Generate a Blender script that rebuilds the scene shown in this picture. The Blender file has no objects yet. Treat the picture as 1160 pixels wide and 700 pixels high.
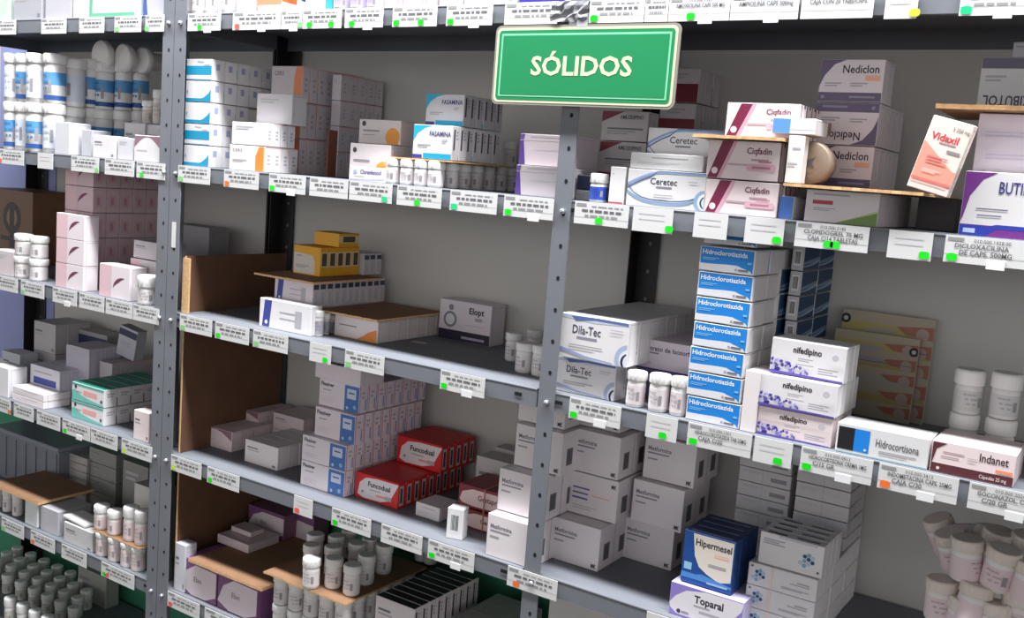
import bpy, bmesh, math, random
from mathutils import Vector, Matrix
random.seed(7)
S = bpy.context.scene
COL = S.collection

# ------------------------------------------------------------ camera
FPX, YAW, PITCH, ROLL = 1133.36, 0.5725, 0.1319, 0.0777
CAM = Vector((0.7811, -1.3414, 1.3769))
def cam_axes():
    cy, sy = math.cos(YAW), math.sin(YAW); cp, sp = math.cos(PITCH), math.sin(PITCH)
    fwd = Vector((-sy*cp, cy*cp, -sp)); right = Vector((cy, sy, 0)); up = right.cross(fwd)
    cr, sr = math.cos(ROLL), math.sin(ROLL)
    return cr*right + sr*up, -sr*right + cr*up, fwd
AR, AU, AF = cam_axes()
cd = bpy.data.cameras.new('camera'); cam = bpy.data.objects.new('camera', cd); COL.objects.link(cam)
cd.sensor_fit = 'HORIZONTAL'; cd.sensor_width = 36.0; cd.lens = FPX*36/1160; cd.clip_start = .05; cd.clip_end = 50
m = Matrix.Identity(4)
for i in range(3):
    m[i][0] = AR[i]; m[i][1] = AU[i]; m[i][2] = -AF[i]; m[i][3] = CAM[i]
cam.matrix_world = m
S.camera = cam

# ------------------------------------------------------------ light and exposure
w = bpy.data.worlds.new('world'); S.world = w; w.use_nodes = True
nt = w.node_tree; bg = nt.nodes['Background']
tc = nt.nodes.new('ShaderNodeTexCoord'); sep = nt.nodes.new('ShaderNodeSeparateXYZ'); cr_ = nt.nodes.new('ShaderNodeValToRGB')
nt.links.new(tc.outputs['Generated'], sep.inputs[0]); mr = nt.nodes.new('ShaderNodeMapRange')
mr.inputs[1].default_value = -1; mr.inputs[2].default_value = 1
nt.links.new(sep.outputs['Z'], mr.inputs[0]); nt.links.new(mr.outputs[0], cr_.inputs[0])
e = cr_.color_ramp.elements
e[0].position = .30; e[0].color = (.03, .03, .03, 1)
e[1].position = .72; e[1].color = (.09, .09, .095, 1)
for q_, c_ in ((.42, (.12, .115, .11, 1)), (.47, (1.0, .98, .96, 1)), (.54, (1.25, 1.23, 1.22, 1)), (.61, (.55, .55, .56, 1))): x = e.new(q_); x.color = c_
nt.links.new(cr_.outputs[0], bg.inputs[0]); bg.inputs[1].default_value = 1.2
def area(name, loc, sx, sy, power, col=(1, 1, 1)):
    ld = bpy.data.lights.new(name, 'AREA'); ld.shape = 'RECTANGLE'; ld.size = sx; ld.size_y = sy; ld.energy = power; ld.color = col
    o = bpy.data.objects.new(name, ld); COL.objects.link(o); o.location = loc; return o
area('ceiling_tube_light', (-.2, -.30, 2.75), 3.4, .16, 170, (.95, .97, 1.0))
S.view_settings.view_transform = 'Standard'; S.view_settings.look = 'None'; S.view_settings.gamma = 1
S.view_settings.use_curve_mapping = False; S.view_settings.exposure = 0.0

# ------------------------------------------------------------ pixel -> place
def ray(px, py): return AR*((px-580)/FPX) + AU*((350-py)/FPX) + AF
def at_z(px, py, z): d = ray(px, py); return CAM + d*((z-CAM.z)/d.z)
def at_y(px, py, Y): d = ray(px, py); return CAM + d*((Y-CAM.y)/d.y)
def pix(P):
    q = Vector(P)-CAM; f = q.dot(AF); return 580+FPX*q.dot(AR)/f, 350-FPX*q.dot(AU)/f
def x_of(px, Y, z):            # the x on the line (Y, z) seen in pixel column px
    a, b = -4.0, 4.0
    for _ in range(40):
        c = (a+b)/2
        if pix((c, Y, z))[0] < px: a = c
        else: b = c
    return (a+b)/2
def z_of(py, x, Y):            # the height on the line (x, Y) seen in pixel row py
    a, b = -1.0, 3.0
    for _ in range(40):
        c = (a+b)/2
        if pix((x, Y, c))[1] > py: a = c
        else: b = c
    return (a+b)/2

# ------------------------------------------------------------ materials
MATS = {}
def mat(name, rgb, rough=.55, metal=0, noise=0, scale=20, bump=0, srgb=True, coat=0):
    if name in MATS: return MATS[name]
    if srgb: rgb = tuple(((c/255+.055)/1.055)**2.4 if c > 10 else c/255/12.92 for c in rgb)
    mt = bpy.data.materials.new(name); mt.use_nodes = True; n = mt.node_tree; b = n.nodes['Principled BSDF']
    b.inputs['Base Color'].default_value = (*rgb, 1); b.inputs['Roughness'].default_value = rough; b.inputs['Metallic'].default_value = metal
    if noise:
        t = n.nodes.new('ShaderNodeTexCoord'); ns = n.nodes.new('ShaderNodeTexNoise'); ns.inputs['Scale'].default_value = scale; ns.inputs['Detail'].default_value = 5
        r = n.nodes.new('ShaderNodeValToRGB'); n.links.new(t.outputs['Object'], ns.inputs['Vector']); n.links.new(ns.outputs['Fac'], r.inputs[0])
        r.color_ramp.elements[0].position = .3; r.color_ramp.elements[1].position = .7
        r.color_ramp.elements[0].color = (*[c*(1-noise) for c in rgb], 1); r.color_ramp.elements[1].color = (*[min(1, c*(1+noise)) for c in rgb], 1)
        n.links.new(r.outputs[0], b.inputs['Base Color'])
        if bump:
            bp = n.nodes.new('ShaderNodeBump'); bp.inputs['Strength'].default_value = bump; bp.inputs['Distance'].default_value = .002
            n.links.new(ns.outputs['Fac'], bp.inputs['Height']); n.links.new(bp.outputs[0], b.inputs['Normal'])
    MATS[name] = mt; return mt
def ink(rgb): return mat('ink_%d_%d_%d' % rgb, rgb, .5)
STEEL = mat('grey_painted_steel', (118, 121, 128), .62, .0, .05, 9, .05)
DARKSTEEL = mat('near_black_steel', (34, 34, 38), .5, .2, .1, 12)  # near-black base colour for the rear posts
HOLE = mat('dark_slot', (14, 14, 16), .9)
BOLT = mat('zinc_bolt', (205, 208, 215), .3, .9)
CARD = mat('brown_cardboard', (142, 106, 78), .85, 0, .08, 30, .1)
CARDEDGE = mat('corrugated_cardboard_edge', (222, 178, 128), .85, 0, .12, 140, .3)
PAPER = mat('white_label_paper', (222, 221, 220), .5)
PLASTIC = mat('white_bottle_plastic', (228, 225, 222), .38, 0, .02, 30)
CAPM = mat('white_ribbed_cap_plastic', (236, 234, 232), .42)
W = (228, 225, 226)

# ------------------------------------------------------------ mesh builder
FONT = {}
def glyphs(text, bold):
    k = (text, bold)
    if k not in FONT:
        c = bpy.data.curves.new('glyph', 'FONT'); c.body = text; c.size = 1; c.resolution_u = 2; c.fill_mode = 'FRONT'
        if bold: c.offset = bold
        o = bpy.data.objects.new('glyph', c); COL.objects.link(o); bpy.context.view_layer.update()
        me = bpy.data.meshes.new_from_object(o.evaluated_get(bpy.context.evaluated_depsgraph_get()))
        vs = [v.co.copy() for v in me.vertices]; fs = [tuple(p.vertices) for p in me.polygons]
        bpy.data.objects.remove(o); bpy.data.curves.remove(c); bpy.data.meshes.remove(me)
        wd = max(v.x for v in vs)-min(v.x for v in vs); x0 = min(v.x for v in vs)
        FONT[k] = ([(v.x-x0, v.y) for v in vs], fs, wd)
    return FONT[k]
class MB:
    def __init__(s): s.v = []; s.f = []; s.m = []; s.sm = []; s.mats = []
    def mi(s, mt):
        if mt not in s.mats: s.mats.append(mt)
        return s.mats.index(mt)
    def add(s, vs, fs, mt, smooth=False):
        o = len(s.v); s.v += [tuple(v) for v in vs]; k = s.mi(mt)
        for f in fs: s.f.append([i+o for i in f]); s.m.append(k); s.sm.append(smooth)
    def box(s, x0, x1, y0, y1, z0, z1, mt, b=0):
        if b:
            bm = bmesh.new(); bmesh.ops.create_cube(bm, size=1)
            for v in bm.verts: v.co = Vector(((x0+x1)/2+v.co.x*(x1-x0), (y0+y1)/2+v.co.y*(y1-y0), (z0+z1)/2+v.co.z*(z1-z0)))
            bmesh.ops.bevel(bm, geom=bm.edges[:], offset=b, segments=1, affect='EDGES')
            bm.verts.index_update()
            s.add([v.co[:] for v in bm.verts], [[v.index for v in f.verts] for f in bm.faces], mt); bm.free(); return
        s.add([(x0,y0,z0),(x1,y0,z0),(x1,y1,z0),(x0,y1,z0),(x0,y0,z1),(x1,y0,z1),(x1,y1,z1),(x0,y1,z1)],
              [(0,3,2,1),(4,5,6,7),(0,1,5,4),(1,2,6,5),(2,3,7,6),(3,0,4,7)], mt)
    def lathe(s, prof, mt, c=(0,0,0), n=20, axis='z'):
        vs = []; fs = []
        for r, h in prof:
            for i in range(n):
                a = 2*math.pi*i/n; p = (r*math.cos(a), r*math.sin(a), h)
                if axis == 'y': p = (p[0], p[2], p[1])
                if axis == 'x': p = (p[2], p[0], p[1])
                vs.append((p[0]+c[0], p[1]+c[1], p[2]+c[2]))
        for j in range(len(prof)-1):
            for i in range(n): fs.append((j*n+i, j*n+(i+1) % n, (j+1)*n+(i+1) % n, (j+1)*n+i))
        s.add(vs, fs, mt, True)
        s.add(vs[:n], [tuple(range(n))[::-1]], mt); s.add(vs[-n:], [tuple(range(n))], mt)
    def flat(s, pts, mt, fr, e=.0003):       # polygon in a frame (origin, u axis, v axis, normal)
        o, U, V, N = fr
        s.add([tuple(o+U*u+V*v+N*e) for u, v in pts], [tuple(range(len(pts)))], mt)
    def text(s, t, u, v, h, mt, fr, e=.0005, bold=.01, maxw=None, flip=False, fit=None):
        vs, fs, wd = glyphs(t, bold); k = h/.7; kx = k
        if fit: kx = fit/wd; maxw = None
        if maxw and wd*k > maxw: kx = maxw/wd
        o, U, V, N = fr
        if flip: s.add([tuple(o+U*(u-a*kx)+V*(v-b*k)+N*e) for a, b in vs], fs, mt)
        else: s.add([tuple(o+U*(u+a*kx)+V*(v+b*k)+N*e) for a, b in vs], fs, mt)
    def mesh(s, name):
        me = bpy.data.meshes.new(name); me.from_pydata(s.v, [], s.f)
        for mt in s.mats: me.materials.append(mt)
        me.polygons.foreach_set('material_index', s.m); me.polygons.foreach_set('use_smooth', s.sm); me.update(); return me
    def obj(s, name, parent=None, loc=(0,0,0), rz=0):
        o = bpy.data.objects.new(name, s.mesh(name)); COL.objects.link(o); o.location = loc; o.rotation_euler = (0, 0, rz)
        if parent: o.parent = parent
        return o
def tag(o, label, cat, group=None):
    o['label'] = label; o['category'] = cat
    if group: o['group'] = group
    return o
def empty(name, loc=(0,0,0)):
    o = bpy.data.objects.new(name, None); o.empty_display_size = .05; COL.objects.link(o); o.location = loc; return o

# ------------------------------------------------------------ setting
SH = [1.645, 1.347, 1.045, .745, .445, .145]
DEPTH = .30; LIP = .030
def struct(o): o['kind'] = 'structure'; return o
def wall_mat():
    mt = mat('painted_wall', (205, 202, 198), .8, 0, .04, 3, .05); n = mt.node_tree; b = n.nodes['Principled BSDF']
    ramp = [x for x in n.nodes if x.bl_idname == 'ShaderNodeValToRGB'][0]
    g = n.nodes.new('ShaderNodeNewGeometry'); sp = n.nodes.new('ShaderNodeSeparateXYZ'); n.links.new(g.outputs['Position'], sp.inputs[0])
    lt = n.nodes.new('ShaderNodeMath'); lt.operation = 'LESS_THAN'; lt.inputs[1].default_value = .70; n.links.new(sp.outputs['Z'], lt.inputs[0])
    mx = n.nodes.new('ShaderNodeMix'); mx.data_type = 'RGBA'; n.links.new(lt.outputs[0], mx.inputs[0]); n.links.new(ramp.outputs[0], mx.inputs[6]); mx.inputs[7].default_value = (.05, .26, .15, 1)
    n.links.new(mx.outputs[2], b.inputs['Base Color']); return mt
b = MB(); b.box(-3.2, 1.6, .309, .40, 0, 2.4, wall_mat()); struct(b.obj('wall_back'))
b = MB(); b.box(-3.2, 1.6, -2.6, .40, -.05, 0, mat('grey_floor_tile', (62, 60, 58), .6, 0, .08, 4)); struct(b.obj('floor'))
b = MB(); b.box(-2.10, -1.82, .3062, .3085, .72, 2.3, mat('lilac_painted_board', (150, 158, 210), .6, 0, .03, 8)); struct(b.obj('trim_1'))

# ------------------------------------------------------------ shelving units
def post_mesh(x0, x1, side, y_front, z0, z1, mt, front=True):
    """L section: a face flange and a side flange, with bolt holes"""
    b = MB(); t = .002
    if front: b.box(x0, x1, -t-.0005, -.0005, z0, z1, mt); yf = -t-.0005
    else: b.box(x0, x1, y_front, y_front+t, z0, z1, mt); yf = y_front
    xs = x0 if side < 0 else x1-t
    if side == 0: pass
    elif front: b.box(xs, xs+t, -.0005, .034, z0, z1, mt)
    else: b.box(xs, xs+t, y_front-.034, y_front, z0, z1, mt)
    z = SH[1]+.128
    k = -int((z1-z)/.05)
    xc = (x0+x1)/2 + .003
    while z-k*.05 > z0+.02:
        zz = z-k*.05; k += 1
        if zz > z1-.01: continue
        fr = (Vector((xc, yf, zz)), Vector((1,0,0)), Vector((0,0,1)), Vector((0,-1,0)))
        n = 8; b.flat([(.003*math.cos(a*2*math.pi/n), .0038*math.sin(a*2*math.pi/n)) for a in range(n)], HOLE if front else mat('small_pale_hole', (120, 120, 124), .7), fr)
    return b
LABELF = mat('faint_label_print', (150, 150, 150), .6); LABELD = mat('dark_label_print', (104, 104, 108), .6)
DOT = {'g': (0, 232, 20), 'r': (255, 96, 80), 'o': (255, 120, 40), 'y': (214, 236, 60), 'w': (240, 240, 240), 't': (0, 220, 130), 'G': (130, 214, 130)}
def price_label(parent, si, px0, px1, kind, dots, lines=None, drop=.004, tilt=0):
    zt = SH[si]-.0005; zb = SH[si]-LIP-drop; zm = (zt+zb)/2
    x0 = x_of(px0, -.004, zm); x1 = x_of(px1, -.004, zm); wd = x1-x0; ht = zt-zb
    b = MB()
    y0 = -.0035
    b.box(0, wd, -.0012, 0, 0, ht, PAPER)
    fr = (Vector((0, -.0012, 0)), Vector((1,0,0)), Vector((0,0,1)), Vector((0,-1,0)))
    if kind == 't':
        rr = random.Random(int(px0*7+si))
        b.flat([(.03*wd, .80*ht), (.22*wd, .80*ht), (.22*wd, .93*ht), (.03*wd, .93*ht)], LABELF, fr)
        if lines:
            b.text(lines[0], .34*wd, .79*ht, ht*.13, LABELD, fr, maxw=.5*wd, bold=.005)
            for k, t in enumerate(lines[1:]): b.text(t, (.12+.06*k)*wd, (.56-.24*k)*ht, ht*.17, LABELD, fr, maxw=(.8-.12*k)*wd, bold=.02)
        else:
            for v, u0, u1, th, mt in ((.80, .32, .9, .05, LABELF), (.56, .14, .9, .11, LABELD), (.34, .2, .8, .10, LABELF)):
                u = u0
                while u < u1:
                    q = min(u+rr.uniform(.05, .16), u1)
                    b.flat([(u*wd, v*ht), (q*wd, v*ht), (q*wd, (v+th)*ht), (u*wd, (v+th)*ht)], mt, fr); u = q+.03
        b.flat([(.0*wd, .30*ht), (wd, .30*ht), (wd, .315*ht), (0, .315*ht)], LABELF, fr, .0002)
    elif kind == 'p':
        for v in (.72, .5):
            b.flat([(.15*wd, v*ht), (.8*wd, v*ht), (.8*wd, (v+.03)*ht), (.15*wd, (v+.03)*ht)], mat('pale_label_print', (196, 192, 200), .6), fr)
    elif kind == 'tape':
        pass
    for c, u, v, du in dots:
        cw = .0065*du; m2 = mat('sticker_'+c, DOT[c], .4)
        if c == 'w':
            b.box(u*wd-cw*1.6, u*wd+cw*1.6, -.0022, -.0013, v*ht-.006, v*ht+.005, mat('white_sticker_flap', (240, 240, 240), .5))
        else:
            n = 14; pts = []
            for a in range(n):
                an = 2*math.pi*a/n; ca, sa = math.cos(an), math.sin(an)
                pts.append((u*wd+cw*math.copysign(abs(ca)**.6, ca), v*ht+.0048*math.copysign(abs(sa)**.6, sa)))
            b.flat(pts, m2, fr, .0007)
    o = b.obj('price_label', parent, (x0, y0, zb)); o.rotation_euler = (0, tilt, 0); return o

UX = [(-1.905, -.938), (-.936, -.0207), (-.0195, .93)]
unit_names = ['left', 'middle', 'right']
ULAB = ['grey steel shelving unit at the far left, left of the paired posts',
        'middle grey steel shelving unit between the paired posts and the sign post',
        'right grey steel shelving unit to the right of the sign post']
units = []; shelf_of = {}
for ui, (xa, xb) in enumerate(UX):
    u = empty('shelving_unit', (0, 0, 0)); tag(u, ULAB[ui], 'shelving unit'); units.append(u)
    pw = .034
    fronts = [(xa, xa+pw, -1), (xb-pw, xb, 1)] if ui == 0 else ([(xa, xa+pw, -1)] if ui == 1 else [(-.0195, .0108, 0), (xb-pw, xb, 1)])
    for a, c, sd in fronts:
        post_mesh(a, c, sd, 0, 0, 2.05, STEEL).obj('post', u)
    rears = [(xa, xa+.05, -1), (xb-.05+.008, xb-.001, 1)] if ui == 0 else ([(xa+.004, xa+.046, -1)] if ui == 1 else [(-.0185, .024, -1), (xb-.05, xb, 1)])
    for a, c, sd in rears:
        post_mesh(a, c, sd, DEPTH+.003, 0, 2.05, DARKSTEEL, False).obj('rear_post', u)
    for si, z in enumerate(SH):
        b = MB(); x0, x1 = xa+.0025, xb-.0025
        t = .0012
        b.box(x0, x1, .0, DEPTH, z-t, z, STEEL)                      # tray
        b.box(x0, x1, 0, t, z-LIP, z-t, STEEL)                        # front lip
        b.box(x0, x1, t, .012, z-LIP, z-LIP+t, STEEL)                 # return fold
        b.box(x0, x1, DEPTH-t, DEPTH, z-LIP, z-t, STEEL)
        b.box(x0, x0+t, t, DEPTH-t, z-LIP, z-t, STEEL); b.box(x1-t, x1, t, DEPTH-t, z-LIP, z-t, STEEL)
        b.lathe([(.0022, x0), (.0022, x1)], STEEL, (0, .0015, z-.0018), 8, 'x')   # rolled front edge
        fr = (Vector((0, -.0009, z)), Vector((1,0,0)), Vector((0,0,1)), Vector((0,-1,0)))
        for xs in (x0+.035, x1-.035):
            b.flat([(xs-.007, -.018), (xs+.007, -.018), (xs+.007, -.012), (xs-.007, -.012)], HOLE, fr, .0003)
        sh = b.obj('shelf', u); shelf_of[(ui, si)] = sh
    for si, z in enumerate(SH):
        for a, c, sd in fronts:
            bb = MB(); bb.lathe([(.0048, 0), (.0048, -.003), (.003, -.006), (.001, -.0065)][::-1], BOLT, (0, 0, 0), 8, 'y')
            o = bb.obj('bolt', u, ((a+c)/2+.002, -.0028, z-.018))
bb = MB(); bb.box(-.924, -.912, -.0034, -.0026, 1.178, 1.230, PAPER); bb.obj('paper_strip', units[1])
LB = {
 (0, 0): [(-2,18,'t',''),(47,75,'t',''),(90,118,'t',''),(130,160,'t','G0'),(165,186,'t','G0')],
 (1, 0): [(213,250,'t','g3w'),(264,318,'t','r0w'),(319,342,'t','G9w'),(343,387,'t','g1g7'),(391,434,'t','g1w'),(445,495,'t','g0g6'),(506,558,'t','g0w'),(572,632,'t','')],
 (2, 0): [(668,730,'t','g0'),(731,757,'t',''),(758,827,'t','g3w',['010.000.1929','AMOXICILINA CAPS 500 MG']),(828,905,'t','w',['010.000.1926','AMPICILINA CAPS 500mg']),(908,990,'t','',['010.000.2133','CAJA CON 20 TABS/CAPS.']),(1003,1040,'p','y9'),(1088,1170,'t','t0w')],
 (0, 1): [(-2,27,'t','r0'),(43,60,'p',''),(81,112,'t','G9'),(119,152,'t',''),(155,187,'t','g1')],
 (1, 1): [(202,238,'t','G0'),(254,293,'t','o0'),(305,346,'t','g0w'),(351,394,'t',''),(396,444,'t','t8'),(450,500,'t','g4'),(510,563,'t','t0'),(571,627,'t','g0w')],
 (2, 1): [(651,712,'t','g4'),(717,762,'p','g9'),(786,824,'p',''),(844,888,'p','g8'),(901,984,'t','g4g5',['010.000.2145','CLOPIDOGREL 75 MG','CAJA C/14 TABLETAS']),(1006,1056,'p','g8'),(1070,1168,'t','g0w',['010.000.1928.00','DICLOXACILINA','DE CAPS. 500MG'])],
 (0, 2): [(-3,20,'t',''),(24,50,'t','G0'),(60,87,'t','w'),(90,118,'t',''),(120,150,'t',''),(151,180,'t','')],
 (1, 2): [(204,240,'t','G0'),(244,282,'t','g0'),(287,326,'t','G0'),(351,375,'p','g7'),(391,435,'t','G0'),(499,549,'t','g0w')],
 (2, 2): [(645,703,'t','g0w'),(732,767,'p','g5'),(779,851,'t','g0',['010.000.2301','HIDROCLOROTIAZIDA TAB 25MG','CAJA C/20']),(854,897,'p','g6'),(907,988,'t','g0w',['010.000.0813','HIDROCORTISONA CREMA 1MG','C/15 GR']),(995,1085,'t','o0w',['010.000.3413','INDOMETACINA CAPS. 25MG','CAJA C/30']),(1097,1185,'t','w',['010.000.2024','ISOCONAZOL, CREMA','C/20 GR'])],
 (0, 3): [(-2,12,'t','o9'),(16,38,'t',''),(42,68,'t',''),(71,102,'t','g0w'),(103,133,'t',''),(138,172,'t','y0')],
 (1, 3): [(194,228,'t','y0'),(235,271,'t','g0'),(333,354,'p','r1'),(376,420,'t','g0'),(432,478,'t',''),(485,537,'t','g0w'),(575,631,'t','o1')],
 (2, 3): [(732,768,'p','')],
 (0, 4): [(2,27,'t','G0'),(35,62,'t','o0'),(70,98,'t',''),(115,152,'t','g0r1')],
 (1, 4): [(190,226,'t','r0'),(232,285,'t','G0'),],
}
for (ui, si), L in LB.items():
    for l in L:
        dots = []; s_ = l[3]; k = 0
        while k < len(s_):
            c = s_[k]
            if c == 'w': dots.append(('w', .62, .06, 1)); k += 1
            else: dots.append((c, .1+int(s_[k+1])*.093, .2, 1)); k += 2
        price_label(shelf_of[(ui, si)], si, l[0], l[1], l[2], dots, l[4] if len(l) > 4 else None, .004 if l[2] == 't' else .006)

# ------------------------------------------------------------ cartons
TEAL = (0, 148, 190); GREY = (120, 118, 122); DK = (60, 58, 64)
def art_plain(f): f.lines(.12, .78, .5, 2, .05, (190, 186, 190))
def clip(pts, w, h):
    for ax, lim, sg in ((0, 0, 1), (0, w, -1), (1, 0, 1), (1, h, -1)):
        out = []
        for i in range(len(pts)):
            a, b = pts[i-1], pts[i]; ia, ib = (a[ax]-lim)*sg >= 0, (b[ax]-lim)*sg >= 0
            if ia != ib:
                t = (lim-a[ax])/(b[ax]-a[ax]); out.append((a[0]+(b[0]-a[0])*t, a[1]+(b[1]-a[1])*t))
            if ib: out.append(b)
        pts = out
        if len(pts) < 3: return []
    return pts
class Face:
    def __init__(s, mb, o, U, V, N, w, h): s.mb = mb; s.fr = (o, U, V, N); s.w = w; s.h = h; s.e = .00015
    def p(s, pts, col): s.e += .00006; s.put([(u*s.w, v*s.h) for u, v in pts], col)
    def put(s, q, col):
        m_ = .0006; q = clip([(u-m_, v-m_) for u, v in q], s.w-2*m_, s.h-2*m_)
        if q: s.mb.flat([(u+m_, v+m_) for u, v in q], ink(col), s.fr, s.e)
    def r(s, u0, v0, u1, v1, col): s.p([(u0,v0),(u1,v0),(u1,v1),(u0,v1)], col)
    def t(s, txt, u, v, h, col=DK, maxw=.8, bold=.01, flip=False):
        s.e += .00006; s.mb.text(txt, u*s.w, v*s.h, h*s.h, ink(col), s.fr, s.e, bold, maxw*s.w, flip)
    def lines(s, u, v, wd, n, th=.03, col=(170, 166, 172), gap=1.9):
        for k in range(n): s.r(u, v-k*th*gap, u+wd*(1-.25*(k % 2)), v-k*th*gap+th, col)
    def disc(s, u, v, r, col, n=14, asp=None):
        a = asp or s.w/s.h; s.p([(u+r*math.cos(2*math.pi*k/n), v+r*a*math.sin(2*math.pi*k/n)) for k in range(n)], col)
    def arc(s, fn, col): s.p(fn, col)
    def band(s, top, bot, col, n=10):       # region between two curves v=top(u), v=bot(u)
        for k in range(n):
            u0, u1 = k/n, (k+1)/n
            s.e += 0 if k else .00006
            s.put([(u0*s.w, bot(u0)*s.h), (u1*s.w, bot(u1)*s.h), (u1*s.w, top(u1)*s.h), (u0*s.w, top(u0)*s.h)], col)
CM = {}
def carton_mesh(art, w, d, h, body=W, side=None, top=None, bev=.0008):
    w, d, h = round(w, 3), round(d, 3), round(h, 3)
    k = (art.__name__ if art else None, w, d, h, body, side.__name__ if side else None, top.__name__ if top else None)
    if k in CM: return CM[k]
    b = MB(); bm = mat('carton_%d_%d_%d' % body, body, .5, 0, .02, 25)
    b.box(0, w, 0, d, 0, h, bm, bev)
    X, Y, Z = Vector((1,0,0)), Vector((0,1,0)), Vector((0,0,1))
    seam = tuple(int(c*.72) for c in body)
    F = Face(b, Vector((0,0,0)), X, Z, -Y, w, h)
    if art: art(F)
    R = Face(b, Vector((w,0,0)), Y, Z, X, d, h)
    if side: side(R)
    else:
        t = .0006/max(d, .005)
        R.r(.16, .03, .16+t, .97, seam); R.r(.16, .93, .92, .93+.0006/h, seam)
    L = Face(b, Vector((0,d,0)), -Y, Z, -X, d, h)
    if side: side(L)
    T = Face(b, Vector((0,0,h)), X, Y, Z, w, d)
    if top: top(T)
    else: T.r(.03, .06, .97, .06+.0006/d, seam); T.r(.03, .06, .03+.0006/w, .9, seam); T.r(.97, .06, .97+.0006/w, .9, seam)
    CM[k] = b.mesh('medicine_carton'); return CM[k]
ORD = ['second', 'third', 'fourth', 'fifth', 'sixth', 'seventh', 'eighth', 'ninth', 'tenth', 'eleventh', 'twelfth', 'thirteenth', 'fourteenth', 'fifteenth']
UP = ['bottom layer']+[o_+' layer up' for o_ in ORD]
BK = ['frontmost']+[o_+' from front' for o_ in ORD]
GAP = .0011
def put(mesh, name, label, cat, loc, rot=(0,0,0), group=None):
    o = bpy.data.objects.new(name, mesh); COL.objects.link(o); o.location = loc; o.rotation_euler = rot
    return tag(o, label, cat, group)
def stack(desc, z, px0, px1, top, art=art_plain, b=None, Y=None, hi=1, deep=1, t=.02, where='', body=W, side=None, topa=None,
          group=None, step=0, jx=.0008, cols=None, rot=0, skip=None, name='medicine_carton', h=None, upd=None, order=None):
    """a block of cartons: pixel columns of the front face, row of its top-left corner; returns dict of measures"""
    if b is not None and Y is None: Y = max(.0045, at_z(b[0], b[1], z).y)
    x0 = x_of(px0, Y, z); x1 = x_of(px1, Y, z)
    H = (z_of(top, x0, Y)-z) if h is None else h*hi
    hh = H/hi; ww = x1-x0
    rr = random.Random(int(px0*13+top))
    me = carton_mesh(art, ww, t-GAP, hh-GAP, body, side, topa)
    n = 0
    for i in range(hi):
        dp = deep[i] if isinstance(deep, (list, tuple)) else deep
        y = Y+step*i
        for j in range(dp):
            if y+t > .300: break
            if skip and skip(i, j): y += t; continue
            lab = desc
            if hi > 1: lab += ', '+UP[i]
            if dp > 1: lab += ', '+BK[j]
            if where: lab += ' '+where if (hi == 1 and dp == 1) else ', '+where
            flip = upd and i in upd
            m_ = me if not flip else carton_mesh(upd[i], ww, t-GAP, hh-GAP, body, side, topa)
            put(m_, name, lab, 'medicine box', (x0+rr.uniform(-jx, jx), y, z+i*hh), (0, 0, rot), group if (hi > 1 or dp > 1) else None)
            n += 1; y += t
    return dict(x0=x0, x1=x1, Y=Y, z=z+H, w=ww, h=hh, y1=Y+t*(deep if isinstance(deep, int) else max(deep)))

# bottles ---------------------------------------------------------------
BMC = {}
def bottle_meshes(r, h, capf, label, cap, capw=1.08):
    k = (round(r, 3), round(h, 3), capf, label, cap, capw)
    if k in BMC: return BMC[k]
    r, h = k[0], k[1]; hb = h*(1-capf)
    b = MB(); R = r*.94
    b.lathe([(R*.9, 0), (R, .002), (R, hb*.9), (R*.93, hb*.97), (R*.86, hb)], PLASTIC, n=22)
    if label:
        m2 = ink(label)
        if label == (84, 150, 204):
            b.lathe([(R+.0003, hb*.46), (R+.0003, hb*.78)], m2, n=22); b.lathe([(R+.0003, hb*.08), (R+.0003, hb*.2)], ink((40, 84, 150)), n=22)
        else: b.lathe([(R+.0003, hb*.12), (R+.0003, hb*.82)], m2, n=22)
        fr = lambda a: (Vector((math.cos(a)*(R+.0005), math.sin(a)*(R+.0005), 0)), Vector((-math.sin(a), math.cos(a), 0)), Vector((0,0,1)), Vector((math.cos(a), math.sin(a), 0)))
        dk = tuple(int(c*.84) for c in label)
        for a, v in ((-1.9, .66), (-1.6, .66), (-1.3, .66), (-1.75, .5), (-1.35, .5), (-1.1, .5), (-1.6, .34), (-1.2, .34)):
            b.flat([(-R*.13, v*hb), (R*.13, v*hb), (R*.13, (v+.06)*hb), (-R*.13, (v+.06)*hb)], ink(dk), fr(a))
        a = -.75; b.flat([(-R*.16, hb*.28), (R*.16, hb*.28), (R*.16, hb*.6), (-R*.16, hb*.6)], ink((150, 146, 150)), fr(a))
    me = b.mesh('bottle'); c = MB(); rc = r*capw*.96; cm = CAPM if cap is None else mat('cap_%d_%d_%d' % cap, cap, .4)
    hc = h*capf; n = 28
    prof = [(rc*.97, 0), (rc, .001), (rc, hc*.82), (rc*.95, hc*.95), (rc*.88, hc)]
    c.lathe(prof, cm, n=n)
    for q in range(n):                                    # ribs
        a = 2*math.pi*q/n
        if q % 2 == 0:
            u = Vector((-math.sin(a), math.cos(a), 0)); nn = Vector((math.cos(a), math.sin(a), 0))
            c.flat([(-rc*.06, hc*.08), (rc*.06, hc*.08), (rc*.06, hc*.8), (-rc*.06, hc*.8)], cm, (nn*rc, u, Vector((0,0,1)), nn), .0003)
    BMC[k] = (me, c.mesh('cap'), hb); return BMC[k]
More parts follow.
